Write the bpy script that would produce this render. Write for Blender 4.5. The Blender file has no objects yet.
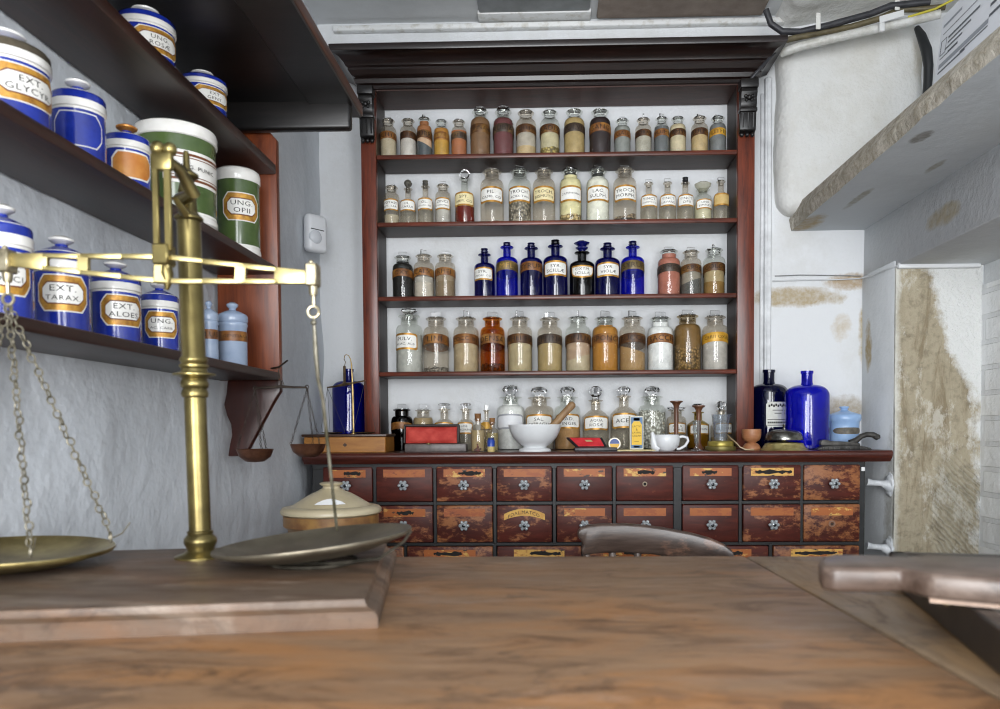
import bpy, bmesh, math, random
from mathutils import Vector, Matrix
random.seed(7)
C = bpy.context.scene
COL = C.collection
R = math.radians
E = 1.02                     # eye height above the floor
# ------------------------------------------------------------------ camera
F = 760.0
yaw, pitch, roll = R(1.44), R(1.9), R(0.35)
fwd = Vector((-math.sin(yaw)*math.cos(pitch), math.cos(yaw)*math.cos(pitch), -math.sin(pitch)))
r0 = Vector((math.cos(yaw), math.sin(yaw), 0)); u0 = r0.cross(fwd)
right = r0*math.cos(roll) - u0*math.sin(roll)
up = u0*math.cos(roll) + r0*math.sin(roll)
vx, vy = right.y/fwd.y*F, up.y/fwd.y*F
PPX, PPY = 548-vx, 431+vy
cam = bpy.data.objects.new('camera', bpy.data.cameras.new('camera')); COL.objects.link(cam)
M = Matrix((right, up, -fwd)).transposed().to_4x4(); M.translation = (0, 0, E); cam.matrix_world = M
cam.data.sensor_width = 36; cam.data.lens = F*36/1000
cam.data.shift_x = (500-PPX)/1000; cam.data.shift_y = (PPY-354.5)/1000
cam.data.clip_start = .01
cam.data.dof.use_dof = True; cam.data.dof.focus_distance = 2.35; cam.data.dof.aperture_fstop = 6.7
C.camera = cam
def ray(px, py): return fwd + right*((px-PPX)/F) + up*((PPY-py)/F)
def pY(px, py, Y):
    d = ray(px, py); d = d*(Y/d.y); return Vector((d.x, d.y, d.z+E))
def pX(px, py, X):
    d = ray(px, py); d = d*(X/d.x); return Vector((d.x, d.y, d.z+E))
def pZ(px, py, Z):
    d = ray(px, py); d = d*((Z-E)/d.z); return Vector((d.x, d.y, d.z+E))
# ------------------------------------------------------------------ colour / materials
def lin(h, a=1):
    if isinstance(h, str):
        c = [int(h[i:i+2], 16)/255 for i in (0, 2, 4)]
        c = [x/12.92 if x <= .04045 else ((x+.055)/1.055)**2.4 for x in c]
    else: c = list(h)
    return (*c[:3], a)
MC = {}
class NT:
    def __init__(s, name):
        s.m = bpy.data.materials.new(name); s.m.use_nodes = True
        s.t = s.m.node_tree; s.N = s.t.nodes; s.L = s.t.links
        s.N.clear(); s.out = s.N.new('ShaderNodeOutputMaterial')
    def n(s, typ, **kw):
        o = s.N.new(typ)
        for k, v in kw.items():
            if k.startswith('i_'): 
                key = k[2:]; key = int(key) if key.isdigit() else key.replace('_', ' ')
                o.inputs[key].default_value = v
            else: setattr(o, k, v)
        return o
    def l(s, a, b): s.L.new(a, b)
    def bsdf(s, **kw):
        b = s.n('ShaderNodeBsdfPrincipled')
        for k, v in kw.items(): b.inputs[k.replace('_', ' ')].default_value = v
        s.l(b.outputs[0], s.out.inputs[0]); s.b = b; return b
    def coord(s, scale=(1, 1, 1), rand=True):
        tc = s.n('ShaderNodeTexCoord'); mp = s.n('ShaderNodeMapping'); mp.inputs['Scale'].default_value = scale
        if rand:
            oi = s.n('ShaderNodeObjectInfo'); m = s.n('ShaderNodeVectorMath', operation='MULTIPLY_ADD')
            m.inputs[1].default_value = (7.3, 11.7, 5.1); s.l(oi.outputs['Random'], m.inputs[0]); s.l(tc.outputs['Object'], m.inputs[2])
            s.l(m.outputs[0], mp.inputs[0])
        else: s.l(tc.outputs['Object'], mp.inputs[0])
        return mp.outputs[0]
    def noise(s, v, scale, detail=4, rough=.6, dist=0):
        n = s.n('ShaderNodeTexNoise'); s.l(v, n.inputs['Vector']); n.inputs['Scale'].default_value = scale
        n.inputs['Detail'].default_value = detail; n.inputs['Roughness'].default_value = rough; n.inputs['Distortion'].default_value = dist
        return n.outputs['Fac']
    def ramp(s, f, stops, interp='LINEAR'):
        r = s.n('ShaderNodeValToRGB'); r.color_ramp.interpolation = interp; s.l(f, r.inputs[0])
        e = r.color_ramp.elements
        while len(e) < len(stops): e.new(.5)
        for x, (p, c) in zip(e, stops): x.position = p; x.color = lin(c) if not isinstance(c, (int, float)) else (c, c, c, 1)
        return r.outputs[0]
    def mix(s, f, a, b, mode='MIX'):
        m = s.n('ShaderNodeMix', data_type='RGBA', blend_type=mode)
        for v, i in ((f, 0), (a, 6), (b, 7)):
            if isinstance(v, (int, float)): m.inputs[i].default_value = v
            elif isinstance(v, (str, tuple)): m.inputs[i].default_value = lin(v)
            else: s.l(v, m.inputs[i])
        return m.outputs[2]
    def math(s, op, a, b=None):
        m = s.n('ShaderNodeMath', operation=op)
        for i, v in enumerate((a, b)):
            if v is None: continue
            if isinstance(v, (int, float)): m.inputs[i].default_value = v
            else: s.l(v, m.inputs[i])
        return m.outputs[0]
    def bump(s, h, strength=.3, dist=.01):
        b = s.n('ShaderNodeBump'); b.inputs['Strength'].default_value = strength; b.inputs['Distance'].default_value = dist
        s.l(h, b.inputs['Height']); s.l(b.outputs[0], s.b.inputs['Normal'])
def plain(h, rough=.5, metal=0, spec=.5, coat=0):
    k = ('p', h, rough, metal, spec, coat)
    if k not in MC:
        t = NT('plain_'+str(h)); t.bsdf(Base_Color=lin(h), Roughness=rough, Metallic=metal, Coat_Weight=coat, Specular_IOR_Level=spec)
        MC[k] = t.m
    return MC[k]
def mott(h1, h2, scale=60, rough=.6, bump=0, metal=0, stretch=(1, 1, 1), lo=.35, hi=.65, detail=4, coat=0, bd=.003):
    k = ('m', h1, h2, scale, rough, bump, metal, stretch, lo, hi, detail, coat)
    if k not in MC:
        t = NT('mottled_'+h1+'_'+h2); t.bsdf(Roughness=rough, Metallic=metal, Coat_Weight=coat)
        f = t.noise(t.coord(stretch), scale, detail)
        t.l(t.ramp(f, [(lo, h1), (hi, h2)]), t.b.inputs['Base Color'])
        if bump: t.bump(f, bump, bd)
        MC[k] = t.m
    return MC[k]
def wood(name, dark, light, grain=(2, 30, 30), scale=3, rough=.4, worn=None, worn_at=.6, worn_scale=9, spec=.5, worn2=None, bump=.08):
    if name in MC: return MC[name]
    t = NT(name); t.bsdf(Roughness=rough, Specular_IOR_Level=spec)
    v = t.coord(grain); f = t.noise(v, scale, 6, .65, .6)
    col = t.ramp(f, [(.3, dark), (.7, light)])
    v2 = t.coord((1, 1, 1)); big = t.noise(v2, 4, 3)
    col = t.mix(t.math('MULTIPLY', t.ramp(big, [(.35, 0), (.7, 1)]), .55), col, dark)
    if worn:
        v3 = t.coord((1, 1, 1.8)); w = t.noise(v3, worn_scale, 9, .72)
        w2 = t.noise(t.coord((60, 60, 160)), 3, 4)
        wm = t.ramp(t.math('ADD', w, t.math('MULTIPLY', w2, .10)), [(worn_at, 0), (worn_at+.09, 1)])
        wc = t.mix(w2, worn, worn2 or light)
        col = t.mix(t.math('MULTIPLY', wm, .85), col, wc)
    t.l(col, t.b.inputs['Base Color']); t.bump(f, bump, .002)
    MC[name] = t.m; return t.m
def glass(name, tint, ior=1.45, rough=.02, opac=0., ocol='ffffff'):
    """thin clear wall: tinted see-through plus mirror reflection by Fresnel"""
    if name in MC: return MC[name]
    t = NT(name)
    tr = t.n('ShaderNodeBsdfTransparent'); tr.inputs[0].default_value = lin(tint)
    gl = t.n('ShaderNodeBsdfGlossy'); gl.inputs['Roughness'].default_value = rough; gl.inputs[0].default_value = (1, 1, 1, 1)
    fr = t.n('ShaderNodeFresnel'); ge = t.n('ShaderNodeNewGeometry')
    # the wall is thin: light leaving through the far face reflects as it does entering
    iv = t.math('ADD', t.math('MULTIPLY', ge.outputs['Backfacing'], 1/ior-ior), ior); t.l(iv, fr.inputs[0])
    mx = t.n('ShaderNodeMixShader'); t.l(fr.outputs[0], mx.inputs[0]); t.l(gl.outputs[0], mx.inputs[2])
    if opac:
        df = t.n('ShaderNodeBsdfDiffuse'); df.inputs[0].default_value = lin(ocol)
        m2 = t.n('ShaderNodeMixShader'); m2.inputs[0].default_value = opac
        t.l(tr.outputs[0], m2.inputs[1]); t.l(df.outputs[0], m2.inputs[2]); t.l(m2.outputs[0], mx.inputs[1])
    else: t.l(tr.outputs[0], mx.inputs[1])
    t.l(mx.outputs[0], t.out.inputs[0]); MC[name] = t.m; return t.m
def cutglass(name, ior=1.5, tint='ffffff', rough=0.0):
    if name in MC: return MC[name]
    t = NT(name); g = t.n('ShaderNodeBsdfGlass'); g.inputs['IOR'].default_value = ior; g.inputs['Roughness'].default_value = rough; g.inputs['Color'].default_value = lin(tint)
    t.l(g.outputs[0], t.out.inputs[0]); MC[name] = t.m; return t.m
def plaster(name, base, dirt, bump=.5, bscale=9, stains=(), bd=.02, dirt_lo=.5, fine=.3):
    """painted plaster in world metres; stains: (x, y, z, rx, ry, rz, colour, strength)"""
    t = NT(name); t.bsdf(Roughness=.85, Specular_IOR_Level=.2)
    v = t.coord((1, 1, 1), False)
    f = t.noise(v, bscale, 5, .6); g = t.noise(v, 3.2, 8, .7); h = t.noise(v, 60, 4)
    col = t.mix(t.math('MULTIPLY', t.ramp(g, [(dirt_lo, 0), (.8, 1)]), .6), base, dirt)
    sep = t.n('ShaderNodeSeparateXYZ'); t.l(v, sep.inputs[0])
    for (x, y, z, rx, ry, rz, c, st) in stains:
        acc = None
        for k, (o, r_) in enumerate(((x, rx), (y, ry), (z, rz))):
            if not r_: continue
            d = t.math('POWER', t.math('DIVIDE', t.math('SUBTRACT', sep.outputs[k], o), r_), 2.0)
            # POWER of a negative base with an even exponent stays positive
            acc = d if acc is None else t.math('ADD', acc, d)
        n = t.noise(v, 14, 7, .7)
        m = t.math('SUBTRACT', t.math('MULTIPLY', n, 2.6), acc)
        mk = t.math('MULTIPLY', t.ramp(m, [(.25, 0), (1.0, 1)]), t.ramp(h, [(.25, .55), (.6, 1)]))
        col = t.mix(t.math('MULTIPLY', mk, st), col, c)
    t.l(col, t.b.inputs['Base Color'])
    hh = t.math('ADD', f, t.math('MULTIPLY', h, fine)); t.bump(hh, bump, bd)
    return t.m
# ------------------------------------------------------------------ mesh builder
class MB:
    def __init__(s): s.v = []; s.f = []; s.mi = []; s.T = Matrix()
    def add(s, vs, fs, mi=0):
        o = len(s.v); s.v += [tuple(s.T @ Vector(p)) for p in vs]
        for k, f in enumerate(fs):
            s.f.append(tuple(i+o for i in f)); s.mi.append(mi[k] if isinstance(mi, list) else mi)
        return s
    def bm(s, b, mi=0):
        b.verts.index_update(); s.add([v.co[:] for v in b.verts], [[v.index for v in f.verts] for f in b.faces], mi); b.free(); return s
    def box(s, lo, hi, bev=0, mi=0, seg=1, rot=None):
        b = bmesh.new(); bmesh.ops.create_cube(b, size=1)
        c = [(a+d)/2 for a, d in zip(lo, hi)]; sz = [abs(d-a) for a, d in zip(lo, hi)]
        for v in b.verts: v.co = Vector((v.co.x*sz[0], v.co.y*sz[1], v.co.z*sz[2]))
        if bev: bmesh.ops.bevel(b, geom=b.edges[:], offset=min(bev, min(sz)*.45), segments=seg, profile=.5, affect='EDGES')
        Mx = Matrix.Translation(c)
        if rot: Mx = Mx @ rot.to_4x4()
        bmesh.ops.transform(b, matrix=Mx, verts=b.verts); return s.bm(b, mi)
    def lathe(s, prof, seg=28, at=(0, 0, 0), mi=0, mats=None, sc=(1, 1), facet=0):
        """prof: (r, z) from bottom to top; mats: material per span"""
        vs = []; fs = []; ms = []; rings = []
        for (r, z) in prof:
            if r < 1e-6: rings.append([len(vs)]); vs.append((at[0], at[1], at[2]+z))
            else:
                rg = []
                for k in range(seg):
                    a = 2*math.pi*k/seg; q = r*(1+facet*(k % 2))
                    rg.append(len(vs)); vs.append((at[0]+q*math.cos(a)*sc[0], at[1]+q*math.sin(a)*sc[1], at[2]+z))
                rings.append(rg)
        for i in range(len(rings)-1):
            A, B = rings[i], rings[i+1]; m = mats[i] if mats else mi
            if len(A) == 1 and len(B) == 1: continue
            for k in range(seg):
                k2 = (k+1) % seg
                if len(A) == 1: fs.append((A[0], B[k2], B[k]))
                elif len(B) == 1: fs.append((A[k], A[k2], B[0]))
                else: fs.append((A[k], A[k2], B[k2], B[k]))
                ms.append(m)
        if len(rings[0]) > 1: fs.append(tuple(reversed(rings[0]))); ms.append(mats[0] if mats else mi)
        if len(rings[-1]) > 1: fs.append(tuple(rings[-1])); ms.append(mats[-1] if mats else mi)
        return s.add(vs, fs, ms)
    def tube(s, pts, r, seg=8, mi=0, closed=False):
        pts = [Vector(p) for p in pts]; n = len(pts); rs = r if isinstance(r, (list, tuple)) else [r]*n
        vs = []; fs = []; nrm = None
        for i, p in enumerate(pts):
            if closed: t = pts[(i+1) % n]-pts[i-1]
            else: t = pts[min(i+1, n-1)]-pts[max(i-1, 0)]
            if t.length < 1e-9: t = Vector((0, 0, 1))
            t.normalize()
            if nrm is None: nrm = t.orthogonal().normalized()
            else:
                nrm = nrm - t*nrm.dot(t)
                nrm = nrm.normalized() if nrm.length > 1e-6 else t.orthogonal().normalized()
            bn = t.cross(nrm)
            for k in range(seg):
                a = 2*math.pi*k/seg; vs.append(tuple(p+(nrm*math.cos(a)+bn*math.sin(a))*rs[i]))
        for i in range(n if closed else n-1):
            j = (i+1) % n
            for k in range(seg):
                k2 = (k+1) % seg; fs.append((i*seg+k, i*seg+k2, j*seg+k2, j*seg+k))
        if not closed:
            fs.append(tuple(reversed(range(seg)))); fs.append(tuple(range((n-1)*seg, n*seg)))
        return s.add(vs, fs, mi)
    def torus(s, c, Rr, r, axis='z', seg=16, ts=6, mi=0, sq=1, rot=None):
        pts = []
        for k in range(seg):
            a = 2*math.pi*k/seg; x, y = Rr*math.cos(a), Rr*sq*math.sin(a)
            p = Vector({'z': (x, y, 0), 'y': (x, 0, y), 'x': (0, x, y)}[axis])
            if rot: p = rot @ p
            pts.append(Vector(c)+p)
        return s.tube(pts, r, ts, mi, True)
    def prism(s, poly, d0, d1, plane='xz', mi=0, bev=0):
        """closed outline in a plane, given a thickness from d0 to d1 along the third axis"""
        b = bmesh.new()
        def mk(p, d): return {'xz': (p[0], d, p[1]), 'xy': (p[0], p[1], d), 'yz': (d, p[0], p[1])}[plane]
        lo = [b.verts.new(mk(p, d0)) for p in poly]; hi = [b.verts.new(mk(p, d1)) for p in poly]
        n = len(poly); b.faces.new(lo); b.faces.new(list(reversed(hi)))
        for i in range(n): b.faces.new((lo[i], hi[i], hi[(i+1) % n], lo[(i+1) % n]))
        bmesh.ops.recalc_face_normals(b, faces=b.faces[:])
        if bev:
            ed = [e for e in b.edges if len(e.link_faces) == 2 and e.calc_face_angle(0) > .6]
            bmesh.ops.bevel(b, geom=ed, offset=bev, segments=2, profile=.5, affect='EDGES')
        bmesh.ops.triangulate(b, faces=[f for f in b.faces if len(f.verts) > 4])
        return s.bm(b, mi)
    def ball(s, c, r, seg=16, mi=0, sc=(1, 1, 1)):
        b = bmesh.new(); bmesh.ops.create_uvsphere(b, u_segments=seg, v_segments=max(6, seg//2), radius=r)
        for v in b.verts: v.co = Vector((v.co.x*sc[0]+c[0], v.co.y*sc[1]+c[1], v.co.z*sc[2]+c[2]))
        return s.bm(b, mi)
    def build(s, name, mats, parent=None, smooth=45, loc=None):
        me = bpy.data.meshes.new(name); me.from_pydata(s.v, [], s.f)
        mats = mats if isinstance(mats, (list, tuple)) else [mats]
        for m in mats: me.materials.append(m)
        me.polygons.foreach_set('material_index', s.mi)
        b = bmesh.new(); b.from_mesh(me); bmesh.ops.remove_doubles(b, verts=b.verts[:], dist=1e-6); bmesh.ops.recalc_face_normals(b, faces=b.faces[:]); b.to_mesh(me); b.free()
        if smooth:
            me.polygons.foreach_set('use_smooth', [True]*len(me.polygons)); me.set_sharp_from_angle(angle=R(smooth))
        me.update()
        o = bpy.data.objects.new(name, me); COL.objects.link(o)
        if parent is not None: o.parent = parent
        if loc is not None: o.location = loc
        return o
def tag(o, label, cat, group=None):
    o['label'] = label; o['category'] = cat
    if group: o['group'] = group
    return o
def thing(name, label, cat, loc=(0, 0, 0), rz=0, group=None, rot=None):
    o = bpy.data.objects.new(name, None); COL.objects.link(o); o.empty_display_size = .02
    o.location = loc; o.rotation_euler = rot or (0, 0, rz); return tag(o, label, cat, group)
def struct(o): o['kind'] = 'structure'; return o
# ------------------------------------------------------------------ lettering
TXT = {}
def text2d(body):
    if body not in TXT:
        cu = bpy.data.curves.new('lettering', 'FONT'); cu.body = body; cu.align_x = 'CENTER'; cu.align_y = 'CENTER'
        cu.resolution_u = 2; cu.size = 1; cu.space_character = 1.08
        o = bpy.data.objects.new('lettering', cu); COL.objects.link(o)
        dg = bpy.context.evaluated_depsgraph_get(); me = bpy.data.meshes.new_from_object(o.evaluated_get(dg))
        vs = [v.co[:2] for v in me.vertices]; fs = [tuple(p.vertices) for p in me.polygons]
        bpy.data.objects.remove(o); bpy.data.curves.remove(cu); bpy.data.meshes.remove(me)
        xs = [v[0] for v in vs]; ys = [v[1] for v in vs]; mx, my = (min(xs)+max(xs))/2, (min(ys)+max(ys))/2
        vs = [(x-mx, y-my) for x, y in vs]
        TXT[body] = (vs, fs, max(xs)-min(xs), max(ys)-min(ys))
    return TXT[body]
def cyl_text(mb, lines, r, zc, wid, lh, mi=0, a0=0, arch=0, wide=1.3):
    """lettering bent round a cylinder of radius r about the z axis, facing -y turned by a0"""
    n = len(lines)
    for i, ln in enumerate(lines):
        vs, fs, w, h = text2d(ln); k = min(wid/w/wide, lh/max(h, .6)); kx = k*wide; z0 = zc+((n-1)/2-i)*lh*1.5
        P = []
        for x, y in vs:
            a = -math.pi/2+a0+x*kx/r; P.append((r*math.cos(a), r*math.sin(a), z0+y*k-arch*(1-math.cos(x*kx/r))))
        mb.add(P, fs, mi)
def flat_text(mb, lines, at, ux, uz, wid, lh, mi=0, arch=0, wide=1.2):
    at, ux, uz = Vector(at), Vector(ux), Vector(uz); n = len(lines)
    for i, ln in enumerate(lines):
        vs, fs, w, h = text2d(ln); k = min(wid/w/wide, lh/max(h, .6)); y0 = ((n-1)/2-i)*lh*1.5
        mb.add([tuple(at+ux*(x*k*wide)+uz*(y*k+y0-arch*(x*k*wide/wid*2)**2)) for x, y in vs], fs, mi)
def cyl_plate(mb, r, z0, z1, half, shape, mi, a0=0, n=14, arch=0):
    """label plate curved round the z axis: columns between a bottom and a top edge"""
    zc, hz = (z0+z1)/2, (z1-z0)/2; vs = []; fs = []
    for i in range(n+1):
        t = -1+2*i/n; a = -math.pi/2+a0+t*half; e = abs(t)
        top = bot = hz
        if shape == 'oct': c = max(0, (e-.74)/.26); top = bot = hz*(1-.55*c)
        elif shape == 'rect': c = max(0, (e-.9)/.1); top = bot = hz*(1-.18*c*c)
        elif shape == 'shield': bot = hz*(1.0 if e < .05 else math.sqrt(max(0, 1-e**3))*.75+.25*(1-e)); top = hz*(1-.05*(1-e))
        elif shape == 'oval': top = bot = hz*math.sqrt(max(.02, 1-e**4))
        q = arch*(1-math.cos(t*half)); vs += [(r*math.cos(a), r*math.sin(a), zc-bot-q), (r*math.cos(a), r*math.sin(a), zc+top-q)]
    for i in range(n): fs.append((2*i, 2*i+2, 2*i+3, 2*i+1))
    mb.add(vs, fs, mi)
# ================================================================== THE ROOM
YB = 2.55; XL = -.758; XR = pY(862, 350, 2.55).x; ZC = E+1.352
YW, YS = 2.2, 2.4            # worktop front edge, shelf-unit front
ZT = E-.0608                 # dresser worktop
ZK = E-.2                    # counter top
def wx(px, Y, py=431): return pY(px, py, Y).x
def grid_wall(name, o, ux, uz, nu, nv, amp, mat_, seed=0, hole=None):
    """plastered wall as a slightly uneven sheet with real thickness behind it"""
    o, ux, uz = Vector(o), Vector(ux), Vector(uz); nrm = ux.cross(uz).normalized()
    from mathutils import noise
    vs = []; fs = []
    for j in range(nv+1):
        for i in range(nu+1):
            p = o+ux*(i/nu)+uz*(j/nv)
            d = noise.fractal(p*3.1+Vector((seed, 0, 0)), .9, 2.1, 4)*amp
            vs.append(p+nrm*d)
    for j in range(nv):
        for i in range(nu): a = j*(nu+1)+i; fs.append((a, a+1, a+nu+2, a+nu+1))
    m = MB(); m.add(vs, fs)
    # thickness: a back sheet and rim
    n0 = len(m.v); back = [o-nrm*.12, o+ux-nrm*.12, o+ux+uz-nrm*.12, o+uz-nrm*.12]; m.v += [tuple(p) for p in back]
    m.f.append((n0+3, n0+2, n0+1, n0)); m.mi.append(0)
    c = [0, nu, (nv+1)*(nu+1)-1, nv*(nu+1)]
    edges = [[i for i in range(nu+1)], [nu+(nu+1)*j for j in range(nv+1)], [nv*(nu+1)+nu-i for i in range(nu+1)], [(nv-j)*(nu+1) for j in range(nv+1)]]
    for k in range(4):
        e = edges[k]; m.f.append(tuple(reversed(e))+(n0+k, n0+(k+1) % 4)); m.mi.append(0)
    return struct(m.build(name, mat_, smooth=60))
M_back = plaster('plaster_back', 'd9dbdd', 'b9b8b0', .5, 7, [
    (.83, 0, pY(800, 297, YB).z, .17, 0, .035, 'a08a5c', .8), (1.0, 0, pY(850, 282, YB).z, .09, 0, .03, 'a08458', .8),
    (.97, 0, pY(838, 327, YB).z, .04, 0, .05, 'b5a078', .6), (1.045, 0, pY(862, 335, YB).z, .02, 0, .13, 'a89468', .8),
    (.98, 0, pY(846, 408, YB).z, .09, 0, .045, '8c7a58', .7), (-.68, 0, pY(345, 190, YB).z, .12, 0, .12, 'cccdce', .5)], .012)
M_left = plaster('plaster_left', 'c8ccd1', 'b2b7bd', .6, 3.6, [(XL, 2.2, E+.35, 0, .25, .35, 'b2b6bc', .6)], .035, .45, .06)
M_right = plaster('plaster_right', 'd4d7d9', 'b6babc', .5, 6, [
    (XR, 1.70, E+.585, 0, .10, .06, 'b09a62', .9), (XR, 2.05, E+.56, 0, .09, .03, 'b8a676', .7), (XR, 1.5, E+.6, 0, .05, .05, 'a89058', .8),
    (XR, 2.5, E+.27, 0, .03, .09, 'a08a5a', .9), (XR, 2.33, E-.25, 0, .05, .25, '7d7663', .6)], .015)
grid_wall('wall_back', (XL-.1, YB, 0), (2.6, 0, 0), (0, 0, ZC+.1), 60, 60, .004, M_back, 3)
grid_wall('wall_left', (XL, -.9, 0), (0, YB+.9, 0), (0, 0, ZC), 80, 60, .012, M_left, 11)
# masonry ledge along the foot of the left wall carries the crock
m = MB(); m.box((XL-.05, 1.3, 0), (-.30, 2.15, E-.5), .02, seg=2); struct(m.build('trim_1', M_left))
# right wall: plain strip at the back corner, alcove with its far jamb, wall above the opening
YJ = pX(893.5, 400, XR).y; ZA = pY(893, 266, YJ).z; XA = pY(980, 400, YJ).x
m = MB(); m.box((XR, YJ, 0), (XR+.4, YB+.1, ZA+.02), .006); strip = struct(m.build('wall_right', M_right))
m = MB(); m.box((XR+.004, -.9, ZA), (XR+.4, YB+.1, E+.69), .004); struct(m.build('wall_right_upper', M_right))
# jamb face: tooled stone under flaking limewash
t = NT('stained_stone'); t.bsdf(Roughness=.9, Specular_IOR_Level=.15)
v = t.coord((1, 1, 1), False); sep = t.n('ShaderNodeSeparateXYZ'); t.l(v, sep.inputs[0])
nA = t.noise(v, 5, 8, .7); nB = t.noise(t.coord((14, 1, 3), False), 2.2, 7, .7); nC = t.noise(v, 38, 5, .65)
nV = t.noise(t.coord((9, 1, 1.6), False), 1.7, 8, .72, .5); nF = t.noise(t.coord((2, 1, 1), False), 7, 9, .75)
base = t.mix(nB, 'b8ae98', '938973'); base = t.mix(t.math('MULTIPLY', t.ramp(nV, [(.5, 0), (.6, 1)]), .7), base, '7a6c54'); base = t.mix(t.ramp(nC, [(.5, 0), (.72, 1)]), base, '857c69')
base = t.mix(t.math('MULTIPLY', t.ramp(nF, [(.53, 0), (.6, 1)]), .6), base, 'cfcbc0')
xs = t.math('DIVIDE', t.math('SUBTRACT', sep.outputs[0], XR), XA-XR)
zs = t.math('SUBTRACT', sep.outputs[2], E-.1)
edge = t.math('ADD', t.math('ADD', xs, t.math('MULTIPLY', t.math('MAXIMUM', zs, .16), 1.6)), t.math('ADD', t.math('MULTIPLY', t.math('SUBTRACT', nA, .5), 1.1), t.math('MULTIPLY', t.math('SUBTRACT', nF, .5), .5)))
wm = t.ramp(edge, [(.0, 0), (.52, 0), (.0, 0), (1, 1)]) if False else t.ramp(t.math('MULTIPLY', edge, .5), [(.59, 0), (.67, 1)])
wm2 = t.ramp(t.math('SUBTRACT', t.math('MULTIPLY', nF, .22), xs), [(.03, 0), (.10, 1)])
col = t.mix(wm, base, 'd9dad8'); col = t.mix(t.math('MULTIPLY', wm2, .75), col, 'd2d2cb')
wv = t.n('ShaderNodeTexWave', wave_type='BANDS', bands_direction='DIAGONAL'); t.l(v, wv.inputs[0]); wv.inputs['Scale'].default_value = 34; wv.inputs['Distortion'].default_value = 5; wv.inputs['Detail'].default_value = 4
low = t.math('MULTIPLY', t.math('MULTIPLY', t.ramp(t.math('ADD', zs, t.math('MULTIPLY', nA, .4)), [(.14, 1), (.24, 0)]), t.ramp(t.math('ADD', xs, t.math('MULTIPLY', nA, .5)), [(.65, 0), (.8, 1)])), .8)
t.l(t.mix(t.math('MULTIPLY', t.math('MULTIPLY', wv.outputs['Fac'], low), .22), col, 'e2dfd4'), t.b.inputs['Base Color'])
t.bump(t.math('ADD', t.math('ADD', nC, t.math('MULTIPLY', nA, 1.5)), t.math('MULTIPLY', t.math('MULTIPLY', wv.outputs['Fac'], low), .8)), .9, .012)
M_stone = t.m
grid_wall('wall_right_jamb', (XR+.002, YJ-.004, 0), (XA-XR, 0, 0), (0, 0, ZA), 24, 90, .006, M_stone, 5)
# brick back of the alcove, painted white
t = NT('painted_brick'); t.bsdf(Roughness=.8, Specular_IOR_Level=.25)
tc = t.coord((1, 1, 1), False); sx = t.n('ShaderNodeSeparateXYZ'); t.l(tc, sx.inputs[0]); cb = t.n('ShaderNodeCombineXYZ'); t.l(sx.outputs[1], cb.inputs[0]); t.l(sx.outputs[2], cb.inputs[1])
br = t.n('ShaderNodeTexBrick'); t.l(cb.outputs[0], br.inputs[0]); br.inputs['Scale'].default_value = 1; br.inputs['Brick Width'].default_value = .23; br.inputs['Row Height'].default_value = .075; br.inputs['Mortar Size'].default_value = .008
br.inputs['Color1'].default_value = lin('eceeee'); br.inputs['Color2'].default_value = lin('e4e6e7'); br.inputs['Mortar'].default_value = lin('dcdedf')
t.l(br.outputs[0], t.b.inputs['Base Color']); t.bump(t.math('ADD', t.math('MULTIPLY', br.outputs['Fac'], -1.0), t.math('MULTIPLY', t.noise(tc, 20), .8)), .8, .012)
m = MB(); m.box((XA, -.9, 0), (XA+.12, YJ, ZA-.06)); struct(m.build('wall_right_alcove', t.m))
m = MB(); m.box((XA+.006, -.9, ZA-.06), (XA+.12, YJ, ZA+.02)); struct(m.build('wall_right_lintel', M_right))
# slab of rough stone that juts out of the right wall, its broken edge bare
ZS = pY(787, 231, YB).z
t = NT('rough_slab'); t.bsdf(Roughness=.92, Specular_IOR_Level=.15)
v = t.coord((1, 1, 1), False); n1 = t.noise(v, 45, 6, .7); n2 = t.noise(v, 9, 6, .65)
t.l(t.mix(t.ramp(n1, [(.38, 0), (.62, 1)]), t.mix(t.ramp(n2, [(.4, 0), (.6, 1)]), 'bdb6a8', 'd6d0c4'), 'a09888'), t.b.inputs['Base Color']); t.bump(n1, .9, .01); M_edge = t.m
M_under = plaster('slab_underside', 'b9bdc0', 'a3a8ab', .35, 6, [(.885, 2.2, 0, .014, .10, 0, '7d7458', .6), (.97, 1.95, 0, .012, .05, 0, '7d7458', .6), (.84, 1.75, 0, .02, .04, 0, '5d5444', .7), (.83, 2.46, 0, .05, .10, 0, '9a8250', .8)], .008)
from mathutils import noise as mn
m = MB(); ny = 70
rows = []
for j in range(ny+1):
    y = YB+.02-(YB+.9)*j/ny; ch = mn.noise(Vector((y*26, 0, 0)))*.006+mn.noise(Vector((y*7, 3, 0)))*.008
    x0 = .806+(YB-y)*-.012
    th = .082-.025*min(1, (YB-y)/1.2)
    rows.append([(x0+ch, y, ZS), (x0-.008+ch*1.6, y, ZS+th*.45+ch*.5), (x0+.012+ch*.7, y, ZS+th+ch*.6), (XR+.32, y, ZS+th), (XR+.32, y, ZS)])
for rr in rows: m.v += rr
for j in range(ny):
    for k in range(5):
        a, b = j*5+k, j*5+(k+1) % 5; m.f.append((a, b, b+5, a+5)); m.mi.append(1 if k in (0, 1) else 0)
m.f.append((0, 1, 2, 3, 4)); m.mi.append(1); m.f.append(tuple(reversed([ny*5+k for k in range(5)]))); m.mi.append(1)
struct(m.build('trim_2', [M_under, M_edge], smooth=35))
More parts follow.
